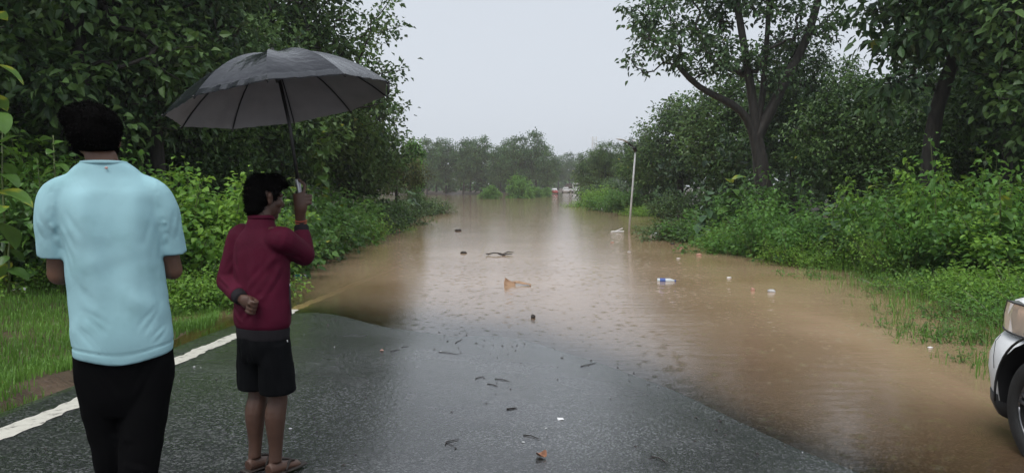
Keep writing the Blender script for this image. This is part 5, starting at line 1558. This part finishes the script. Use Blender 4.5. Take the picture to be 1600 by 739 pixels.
# bumper lower trim, arch liner, headlights
st2 = []
for y in (1.885, 1.95, 2.08, 2.18, 2.25, 2.285):
    w = plan(y, CARW)
    st2.append((y, [(.02, .20), (w * .86, .20), (w * .93, .23), (w * .972, .30), (w * .978, .38), (.02, .38)]))
bm_obj('bumper_trim', body_shell(st2), M_trim, car)
for q, y in wheels:
    bm = bmesh.new()
    arc = [(q * (CARW * .985), y + .458 * math.cos(t), .405 + .458 * math.sin(t)) for t in np.linspace(R(-8), R(188), 25)]
    loft(bm, arc, [(.008, .008)] * 25, 8); bm_obj('arch_trim', bm, M_trim, car)
    bm = bmesh.new()
    bmesh.ops.create_cone(bm, cap_ends=True, segments=32, radius1=.45, radius2=.45, depth=.04, matrix=Matrix.Translation((q * .60, y, .405)) @ Matrix.Rotation(R(90), 4, 'Y'))
    bm_obj('arch_liner', bm, M_trim, car)
for q in (-1, 1):
    outl = []
    for z, y0, y1 in ((.815, 1.58, 2.12), (.92, 1.56, 2.08), (1.02, 1.50, 1.95)):
        outl.append([(y, z) for y in np.linspace(y0, y1, 8)])
    def hx(y, z, off=0): # follows the rounded corner of the bonnet sides
        return q * (np.interp(y, [1.0, 1.5, 1.85, 2.02, 2.12, 2.2], [.88, .878, .84, .775, .70, .60]) + off - .04 * (z - .82))
    Vv = [(hx(y, z, .012), y, z) for row in outl for y, z in row] + [(hx(y, z, -.05), y - .02, z) for row in outl for y, z in row]
    k = 8; n = 24
    Ff = [(i * k + j, i * k + j + 1, (i + 1) * k + j + 1, (i + 1) * k + j) for i in range(2) for j in range(k - 1)]
    Ff += [(n + a, n + b, n + c, n + d) for d, c, b, a in Ff]
    for j in range(k - 1): Ff += [(j, n + j, n + j + 1, j + 1), (16 + j + 1, n + 16 + j + 1, n + 16 + j, 16 + j)]
    for i in range(2): Ff += [(i * k, (i + 1) * k, n + (i + 1) * k, n + i * k), (i * k + 7, n + i * k + 7, n + (i + 1) * k + 7, (i + 1) * k + 7)]
    me = bpy.data.meshes.new('headlight'); me.from_pydata(Vv, [], Ff); me.materials.append(M_lens)
    hl = link(bpy.data.objects.new('headlight', me), car)
    bm = bmesh.new()
    edge = [(y, z) for y, z in outl[0]] + [outl[1][-1]] + [(y, z) for y, z in reversed(outl[2])] + [outl[1][0], outl[0][0]]
    loft(bm, [(hx(y, z, .013), y, z) for y, z in edge], [.006] * len(edge), 8); bm_obj('lamp_frame', bm, M_trim, hl)
    bm = bmesh.new(); box(bm, (hx(1.9, .9, -.14), 1.80, .91), (.10, .40, .17)); bm_obj('lamp_housing', bm, M_trim, hl, False)
    for y in (1.70, 1.86, 2.0):
        bm = bmesh.new(); ball(bm, (hx(y, .9, -.06), y, .90), (.05, .06, .06), 14); bm_obj('reflector', bm, M_chrome, hl)
for q in (-1, 1):
    bm = bmesh.new(); loft(bm, [(q * (plan(1.93, CARW) * .945), 1.93, .785), (q * (plan(1.93, CARW) * .982), 1.93, .74), (q * (plan(1.92, CARW) * .997), 1.92, .64), (q * (plan(1.90, CARW) * 1.0), 1.90, .56)], [.0022] * 4, 6); bm_obj('panel_gap', bm, M_trim, car)
bm = bmesh.new(); box(bm, (0, 2.17, .88), (1.0, .03, .14)); bm_obj('grille', bm, M_trim, car, False)
for q, y in wheels:
    wr_ = empty('wheel', (q * .80, y, .365)); wr_.parent = car
    bm = bmesh.new()
    prof = [(-.11, .24), (-.115, .33), (-.09, .365), (0, .372), (.09, .365), (.115, .33), (.11, .24)]
    n = 48; rings = []
    for x, r in prof: rings.append([bm.verts.new((x, r * math.cos(2 * math.pi * k / n), r * math.sin(2 * math.pi * k / n))) for k in range(n)])
    for a, b in zip(rings, rings[1:] + rings[:1]):
        for k in range(n): bm.faces.new((a[k], a[(k + 1) % n], b[(k + 1) % n], b[k]))
    bm_obj('tyre', bm, M_tyre, wr_)
    bm = bmesh.new()
    loft(bm, [(q * .10, 0, 0), (q * .06, 0, 0), (-q * .1, 0, 0)], [.05, .055, .06], 20)
    for s in range(5):
        a = 2 * math.pi * s / 5 + .3
        for da in (-.12, .12):
            loft(bm, [(q * .085, .04 * math.cos(a), .04 * math.sin(a)), (q * .095, .14 * math.cos(a + da), .14 * math.sin(a + da)), (q * .088, .235 * math.cos(a + da), .235 * math.sin(a + da))], [.018, .016, .018], 8)
    loft(bm, [(q * .095, .236 * math.cos(t), .236 * math.sin(t)) for t in np.linspace(0, 2 * math.pi, 41)], [.009] * 41, 8)
    bm_obj('rim', bm, M_rim, wr_)

# ------------------------------------------------------------------ leaning street lamp standing in the flood
M_galv = plain('galvanised_pole', (.62, .63, .63), .5, metal=.0, var=.12, vscale=6)
LD = 29.0
lamp = empty('street_lamp', (px(982, LD), LD, -.45))
tag(lamp, 'thin leaning street lamp standing in the flood on the right', 'lamp')
top = Vector((px(992, LD) - px(982, LD), 0, CAMZ + (290 - 234) / 1180 * LD + .45))
bm = bmesh.new(); loft(bm, [(0, 0, 0), top * .5, top], [.042, .037, .031], 14); bm_obj('pole', bm, M_galv, lamp)
bm = bmesh.new(); loft(bm, [top + Vector((0, 0, -.10)), top + Vector((-.01, 0, .06))], [.065, .062], 12); box(bm, top + Vector((-.05, -.03, .04)), (.14, .10, .13)); bm_obj('clamp', bm, M_black, lamp)
arm_end = top + Vector((-.42, -.15, .30))
bm = bmesh.new(); loft(bm, [top + Vector((0, 0, .05)), top + Vector((-.2, -.07, .17)), arm_end], [.035, .032, .028], 10); bm_obj('arm', bm, M_black, lamp)
bm = bmesh.new(); loft(bm, [arm_end + Vector((.1, .03, -.03)), arm_end + Vector((-.05, -.02, .04)), arm_end + Vector((-.22, -.08, .08)), arm_end + Vector((-.36, -.13, .085))], [(.05, .03), (.085, .035), (.085, .03), (.05, .015)], 12, up=(0, 1, 0))
lh = bm_obj('lamp_head', bm, M_galv, lamp)
bm = bmesh.new(); box(bm, arm_end + Vector((-.2, -.07, .045)), (.2, .12, .012), Matrix.Rotation(R(12), 3, 'Y')); bm_obj('led_panel', bm, M_white, lh, False)

# ------------------------------------------------------------------ far vehicles on the road beyond the flood
M_redp = plain('red_vehicle_paint', (.42, .05, .04), .4, coat=.4)
M_darkv = plain('dark_load', (.05, .035, .035), .7, var=.4)
M_grey2 = plain('dull_white_paint', (.45, .45, .45), .5)
M_grey = M_grey2
def far_truck(x, d):
    t = empty('truck', (x, d, .0)); tag(t, 'white-cabbed truck with a dark load at the far end of the road', 'truck')
    bm = bmesh.new(); box(bm, (1.0, 0, 1.55), (1.9, 1.6, 1.5)); box(bm, (1.0, .1, 2.35), (1.7, 1.3, .35)); bmesh.ops.bevel(bm, geom=bm.edges[:], offset=.12, segments=2, affect='EDGES'); bm_obj('cab', bm, M_grey2, t)
    bm = bmesh.new(); box(bm, (1.0, -.83, 1.8), (1.6, .04, .6)); bm_obj('windscreen', bm, M_glass, t, False)
    bm = bmesh.new(); box(bm, (-.6, 2.5, 1.35), (2.3, 4.0, 1.1)); box(bm, (-.5, 2.3, 2.0), (1.9, 3.4, .5)); bmesh.ops.bevel(bm, geom=bm.edges[:], offset=.1, segments=2, affect='EDGES'); bm_obj('load', bm, M_darkv, t)
    bm = bmesh.new(); box(bm, (.2, -.9, .75), (2.1, .25, .4)); bm_obj('bumper', bm, M_white, t, False)
    for xx, yy in ((.25, -.2), (1.75, -.2), (-.9, 3.4), (.9, 3.4)):
        bm = bmesh.new(); bmesh.ops.create_cone(bm, cap_ends=True, segments=18, radius1=.48, radius2=.48, depth=.3, matrix=Matrix.Translation((xx, yy, .45)) @ Matrix.Rotation(R(90), 4, 'Y')); bm_obj('wheel', bm, M_tyre, t)
def far_car(x, d, paint, low, label, s=1.0):
    t = empty('car', (x, d, -.05), 0, s); tag(t, label, 'car', 'vehicles far away at the end of the flooded road')
    bm = bmesh.new(); stack(bm, [(.25, .80, 1.9), (.5, .86, 2.0), (.75, .84, 1.95), (.9, .78, 1.8)], 24, 4); bm_obj('body', bm, low, t)
    bm = bmesh.new(); stack(bm, [(.88, .76, 1.3, 0, .2), (1.3, .62, .9, 0, .25), (1.42, .52, .75, 0, .25)], 24, 4); bm_obj('roof', bm, paint, t)
    bm = bmesh.new(); box(bm, (0, -.93, 1.1), (1.15, .08, .28), Matrix.Rotation(R(-35), 3, 'X')); bm_obj('windscreen', bm, M_glass, t, False)
    for xx in (-.78, .78):
        for yy in (-1.2, 1.25):
            bm = bmesh.new(); bmesh.ops.create_cone(bm, cap_ends=True, segments=18, radius1=.31, radius2=.31, depth=.18, matrix=Matrix.Translation((xx, yy, .3)) @ Matrix.Rotation(R(90), 4, 'Y')); bm_obj('wheel', bm, M_tyre, t)
far_truck(px(894, 196), 196)
far_car(px(884, 182), 182, M_grey, M_grey, 'white car half hidden in front of the far truck')
far_car(px(899, 184), 184, M_grey, M_white, 'white car below the cab of the far truck')
far_car(px(866, 160), 160, M_carpaint, M_redp, 'red and white car at the end of the islet', .85)

# ------------------------------------------------------------------ two distant lattice masts
def mast(x, d, h, label):
    t = empty('lattice_mast', (x, d, .3)); tag(t, label, 'mast', 'distant lattice masts')
    def c(k, z): w = 1.1 * (1 - .7 * z / h); return Vector((w * math.cos(2.094 * k), w * math.sin(2.094 * k), z))
    for k in range(3):
        bm = bmesh.new(); loft(bm, [c(k, 0), c(k, h)], [.09, .07], 6); bm_obj('leg', bm, M_galv, t)
    bm = bmesh.new(); n = 14
    for i in range(n):
        for k in range(3): loft(bm, [c(k, h * i / n), c((k + 1) % 3, h * (i + 1) / n)], [.05, .05], 4)
    bm_obj('bracing', bm, M_galv, t)
    for k in range(3):
        for z in (h - .5, h - 2.4):
            bm = bmesh.new(); box(bm, c(k, z) * 1.0 + Vector((math.cos(2.094 * k), math.sin(2.094 * k), 0)) * .5, (.3, .3, 1.7)); bm_obj('antenna', bm, M_white, t, False)
mast(px(927, 250), 250, 17.2, 'distant lattice mast left of the lamp head, above the trees')
mast(px(990, 250), 250, 16.6, 'distant lattice mast right behind the top of the lamp pole')

# ------------------------------------------------------------------ litter afloat
M_card = plain('wet_cardboard', (.36, .22, .13), .7, var=.2, vscale=9)
M_foam = plain('white_foam', (.80, .80, .79), .6)
M_pet = plain('clear_bottle_plastic', (.55, .60, .62), .12, spec=.6)
M_bluel = plain('blue_bottle_label', (.03, .08, .30), .4)
M_teal = plain('teal_bottle_label', (.02, .32, .34), .4)
M_twig = plain('wet_dark_twig', (.022, .015, .011), .5, var=.3, vscale=30)
M_peach = plain('pinkish_litter', (.42, .23, .17), .6, var=.15)
M_grey = plain('grey_litter', (.45, .46, .46), .5, var=.2)
M_wrap = plain('white_wrapper', (.78, .78, .78), .4)
M_dleaf = plain('brown_dead_leaf', (.24, .11, .06), .5, var=.25, vscale=20)
def wpos(x, y, z=0.0):
    d = (CAMZ - z) * 1180 / (y - 290); return Vector((px(x, d), d, z))
def rpos(x, y):
    z = 0.0
    for _ in range(6):
        p = wpos(x, y, z); z = max(0.0, float(road_z(np.array([p.x]), np.array([p.y]))[0]))
    return Vector((p.x, p.y, z + .003))
def bottle(x, y, ln, r, rz, lab_mat, label):
    p = wpos(x, y); t = empty('bottle', p + Vector((0, 0, r * .25)), rz); tag(t, label, 'bottle', 'plastic bottles floating on the flood')
    bm = bmesh.new(); L_ = ln
    loft(bm, [(-L_ / 2, 0, 0), (-L_ * .47, 0, 0), (-L_ * .2, 0, 0), (L_ * .18, 0, 0), (L_ * .36, 0, .0), (L_ * .42, 0, 0)], [r * .8, r, r * .97, r, r * .5, r * .38], 16); bd = bm_obj('bottle_body', bm, M_pet, t)
    bm = bmesh.new(); loft(bm, [(-L_ * .36, 0, 0), (-L_ * .06, 0, 0)], [r * 1.03, r * 1.03], 16, cap=False); bm_obj('bottle_label', bm, lab_mat, t)
    bm = bmesh.new(); loft(bm, [(L_ * .42, 0, 0), (L_ * .5, 0, 0)], [r * .42, r * .42], 14); bm_obj('cap', bm, lab_mat, t)
bottle(1043, 440, .34, .045, R(-8), M_bluel, 'floating water bottle with a blue label near the right bank')
bottle(468, 433, .26, .042, R(12), M_teal, 'floating bottle with a teal label beside the maroon elbow')
bottle(1024, 366, .34, .05, R(20), M_white, 'pale bottle floating close to the right bank weeds')
def sheet_obj(name, pts, faces, th, mat, loc, rz=0, parent=None):
    me = bpy.data.meshes.new(name); me.from_pydata(pts, [], faces); me.materials.append(mat)
    o = bpy.data.objects.new(name, me); link(o, parent); o.location = loc; o.rotation_euler = (0, 0, rz)
    s = o.modifiers.new('s', 'SOLIDIFY'); s.thickness = th
    return o
# sodden cardboard: upright fan-shaped flap and a limp flap joined under water
p = wpos(806, 446)
cb = empty('cardboard_piece', p); tag(cb, 'torn brown cardboard piece floating in the middle of the flood', 'cardboard')
sheet_obj('raised_flap', [(-.20, 0, -.06), (-.21, .01, .03), (-.19, .03, .12), (-.10, .05, .06), (.0, .06, .025), (-.01, .03, -.01), (-.1, .0, -.04)], [(0, 1, 6), (1, 3, 6), (1, 2, 3), (3, 4, 5, 6)], .006, M_card, (0, 0, .01), 0, cb)
sheet_obj('limp_flap', [(-.05, .06, .05), (.05, .10, .045), (.16, .08, .02), (.27, .0, .0), (.26, -.16, -.008), (.22, -.10, .008), (.10, -.02, .012), (.0, .02, .02)], [(0, 1, 6, 7), (1, 2, 5, 6), (2, 3, 4, 5)], .006, M_card, (0, 0, .012), 0, cb)
p = wpos(966, 363)
fm = empty('foam_piece', p); tag(fm, 'bent white foam sheet floating left of the lamp pole', 'foam')
sheet_obj('flat_part', [(-.28, -.06, .02), (.2, -.08, .03), (.24, .1, .04), (-.22, .08, .03)], [(0, 1, 2, 3)], .03, M_foam, (0, 0, .02), 0, fm)
sheet_obj('raised_part', [(-.1, .03, .03), (.16, .0, .14), (.2, .1, .13), (-.04, .12, .04)], [(0, 1, 2, 3)], .03, M_foam, (0, 0, .03), .1, fm)
def twig(name, pos, pts, r, label, cat='twig', group=None, mat=M_twig, forks=()):
    t = empty(name, pos); tag(t, label, cat, group)
    bm = bmesh.new(); loft(bm, pts, [r] + [r * .85] * (len(pts) - 2) + [r * .4], 7); o = bm_obj('stick', bm, mat, t)
    for f in forks:
        bm = bmesh.new(); loft(bm, f, [r * .7] * (len(f) - 1) + [r * .3], 6); bm_obj('side_twig', bm, mat, t)
p = wpos(778, 399)
twig('floating_branch', p, [(-.26, 0, .03), (-.1, .02, .06), (.05, .0, .05), (.14, -.02, .01), (.2, 0, .03), (.36, .06, .03)], .018, 'dark forked branch floating beyond the cardboard', 'branch', None, M_twig,
     [[(0, 0, .04), (.12, -.2, .02), (.2, -.16, .02)], [(-.25, 0, .03), (-.29, -.1, .05), (-.3, -.25, .07)], [(.1, 0, .02), (.25, .1, .08), (.4, .12, .06)]])
GT = 'twigs lying on the wet asphalt'
def rt(x0, y0, x1, y1, label, bend=.02, fork=False, r=.0036):
    a, b = rpos(x0, y0), rpos(x1, y1); m = (a + b) / 2
    dv = (b - a) / 2; sd = Vector((-dv.y, dv.x, 0)).normalized() * bend
    h = Vector((0, 0, r * .35))
    # keep the twig on the road surface
    twig('twig', m, [tuple(-dv + h), tuple(-dv * .3 + sd + h * 1.3), tuple(dv * .4 + sd * .4 + h), tuple(dv + h)], r, label, 'twig', GT, M_twig, [[tuple(-dv * .6 + sd * .5 + h), tuple(-dv * .9 - sd * 2.2 + h * 1.2)]] if fork else ())
rt(684, 553, 716, 557, 'long straight twig on the asphalt just below the waterline')
rt(710, 539, 722, 532, 'short twig nearest the waterline, upper left of the long straight one', .01)
rt(909, 576, 933, 570, 'straight twig at the right near the curved water edge', .006)
rt(742, 596, 755, 592, 'small twig left of the pair in the road middle', .01)
rt(773, 596, 796, 600, 'upper twig of the pair in the road middle')
rt(761, 604, 778, 608, 'lower twig of the pair in the road middle', .012)
rt(792, 645, 808, 643, 'thick bent twig right above the lower road middle', .004, True, .006)
rt(694, 702, 715, 694, 'forked twig low on the road, left of the dead leaf', .03, True)
rt(818, 687, 845, 694, 'curved twig just above the dead leaf', .02)
rt(608, 552, 622, 549, 'dark twig at the left edge of the bright wet asphalt', .01)
rt(626, 545, 637, 544, 'tiny twig right of the one at the left wet edge', .01)
rt(1022, 722, 1050, 733, 'mossy stick low on the right half of the road', .02, True)
def leaf_litter(pos, s, mat, label, name, cat, curl=.25, rz=0):
    n, k = 7, 5; Vv = []
    for i in range(n):
        t = i / (n - 1); w = .5 * math.sin(math.pi * (t * .9 + .05)) ** .8
        for j in range(k):
            u = (j / (k - 1) - .5) * 2; Vv.append((s * u * w, s * (t - .5), s * (curl * (u * w) ** 2 * 4 + curl * .8 * (t - .5) ** 2 + .02)))
    Ff = [(i * k + j, i * k + j + 1, (i + 1) * k + j + 1, (i + 1) * k + j) for i in range(n - 1) for j in range(k - 1)]
    o = sheet_obj(name, Vv, Ff, .002, mat, pos, rz); tag(o, label, cat); return o
leaf_litter(rpos(847, 722), .065, M_dleaf, 'curled brown dead leaf low in the middle of the road', 'dead_leaf', 'leaf', .5, .7)
leaf_litter(rpos(594, 551), .04, M_peach, 'small reddish leaf at the left of the wet asphalt', 'dead_leaf', 'leaf', .3, 1.7)
o = sheet_obj('paper_scrap', [(-.022, -.02, 0), (.02, -.022, .004), (.024, .018, .002), (-.018, .022, .006)], [(0, 1, 2, 3)], .0015, M_wrap, rpos(877, 661), .2); tag(o, 'small white paper scrap lying on the wet road', 'paper')
o = sheet_obj('plastic_wrapper', [(-.09, -.03, .02), (0, -.04, .05), (.09, -.02, .02), (.07, .05, .06), (-.05, .05, .04)], [(0, 1, 3, 4), (1, 2, 3)], .002, M_wrap, Vector((px(24, 10.2), 10.2, float(terrain_z(np.array([px(24, 10.2)]), np.array([10.2]))[0]) + .06)), .2); tag(o, 'crumpled white wrapper in the grass at the far left', 'wrapper')
def lump(x, y, s, mat, name, label, cat, seed):
    rng = random.Random(seed); bm = bmesh.new()
    bmesh.ops.create_icosphere(bm, subdivisions=2, radius=1, matrix=Matrix.Diagonal((s[0], s[1], s[2], 1)))
    for v_ in bm.verts: v_.co *= 1 + rng.uniform(-.22, .22)
    o = bm_obj(name, bm, mat, None, True); o.location = wpos(x, y) + Vector((0, 0, s[2] * .35)); tag(o, label, cat); return o
lump(833, 498, (.030, .03, .035), M_twig, 'floating_clod', 'small dark clod in the shallow water below the cardboard', 'clod', 1)
lump(1208, 457, (.07, .045, .035), M_grey, 'crumpled_plastic', 'grey crumpled plastic floating by the lone weed tuft', 'plastic', 2)
lump(1179, 455, (.032, .032, .04), M_peach, 'litter_cup', 'pale brownish cup floating left of the grey plastic', 'cup', 3)
lump(1141, 435, (.045, .035, .02), M_foam, 'foam_cup', 'small white cup floating right of the blue-labelled bottle', 'cup', 4)
lump(1066, 387, (.07, .06, .045), M_peach, 'litter_packet', 'pinkish packet floating nearest the right bank bushes', 'packet', 5)
lump(1093, 399, (.07, .05, .035), M_peach, 'litter_packet', 'pinkish packet just right of the other, nearer the camera', 'packet', 6)
lump(1061, 404, (.05, .03, .012), M_wrap, 'floating_wrapper', 'flat white wrapper between the bottle and the pink packets', 'wrapper', 7)
lump(984, 394, (.05, .03, .02), M_grey, 'floating_scrap', 'grey scrap afloat below the lamp pole', 'scrap', 8)
lump(957, 379, (.06, .04, .02), M_peach, 'floating_scrap', 'brownish scrap afloat below the white foam', 'scrap', 9)
lump(724, 396, (.09, .05, .04), M_twig, 'floating_clod', 'dark clod afloat left of the floating branch', 'clod', 10)
lump(716, 361, (.14, .08, .06), M_twig, 'floating_clod', 'dark clod afloat in the far left of the flood', 'clod', 11)
lump(1052, 382, (.07, .05, .04), M_twig, 'floating_clod', 'dark clod left of the pinkish packets', 'clod', 12)
lump(618, 361, (.18, .12, .10), M_peach, 'litter_packet', 'reddish litter at the tip of the left bank', 'packet', 13)
lump(1030, 353, (.10, .06, .03), M_wrap, 'floating_wrapper', 'white wrapper at the edge of the weeds right of the lamp', 'wrapper', 14)
lump(1462, 546, (.03, .02, .012), M_wrap, 'floating_wrapper', 'tiny white wrapper among the flooded grass left of the car', 'wrapper', 15)
lump(938, 327, (.3, .2, .12), M_wrap, 'floating_wrapper', 'pale litter by the bushes at the right of the far road', 'wrapper', 16)

# fine grit, bark crumbs and leaf bits washed over the asphalt, thicker along the waterline
def flecks(name, label, n, mats, seed, edge):
    rng = np.random.default_rng(seed)
    X = rng.uniform(-2.9, 2.4, n); w = np.interp(X, WX, WY)
    Y = w - np.abs(rng.normal(0, .7, n)) - .02 if edge else w - rng.uniform(0, 7, n)
    Z = road_z(X, Y); k = (Y > 2.2) & (Z > -.01); X, Y, Z = X[k], Y[k], np.maximum(Z[k], 0); n = len(X)
    s = rng.uniform(.004, .014, n) * (1.2 if edge else 1); a = rng.uniform(0, 6.28, n); el = rng.uniform(.25, .9, n)
    c, q = np.cos(a), np.sin(a)
    V = []
    for ux, uy, uz in ((-1, -1, 0), (1, -1, 0), (1, 1, 0), (-1, 1, 0), (0, 0, .5)):
        V.append(np.stack([X + s * (ux * c - uy * el * q), Y + s * (ux * q + uy * el * c), Z + .004 + s * uz], -1))
    V = np.stack(V, 1).reshape(-1, 3); i = np.arange(n)[:, None] * 5
    Fc = np.concatenate([i + [0, 1, 4], i + [1, 2, 4], i + [2, 3, 4], i + [3, 0, 4]], 1).reshape(-1, 3)
    o = np_obj(name, V, Fc, mats, mat_idx=np.repeat(rng.integers(0, len(mats), n), 4))
    tag(o, label, 'debris', None, 'stuff')
flecks('road_grit', 'tiny dark and pale crumbs strewn over the wet asphalt', 130, [M_twig, M_twig, M_twig, M_grey], 71, False)
flecks('washed_debris', 'line of fine washed-up debris along the water edge', 90, [M_twig], 72, True)

# ------------------------------------------------------------------ rain haze: one closed box of even pale air
bm = bmesh.new(); box(bm, (0, 590, 8.25), (1860, 1260, 18.5 + 2.0))
haze = bm_obj('haze', bm, [], None, False)
tag(haze, 'thin pale rain haze filling the air', 'haze', None, 'stuff')
m = bpy.data.materials.new('haze_air'); m.use_nodes = True
N = m.node_tree.nodes; N.clear()
vol = N.new('ShaderNodeVolumePrincipled'); vol.inputs['Color'].default_value = (.93, .95, .98, 1); vol.inputs['Density'].default_value = .00065; vol.inputs['Anisotropy'].default_value = .2
out_ = N.new('ShaderNodeOutputMaterial'); m.node_tree.links.new(vol.outputs[0], out_.inputs['Volume'])
haze.data.materials.append(m)
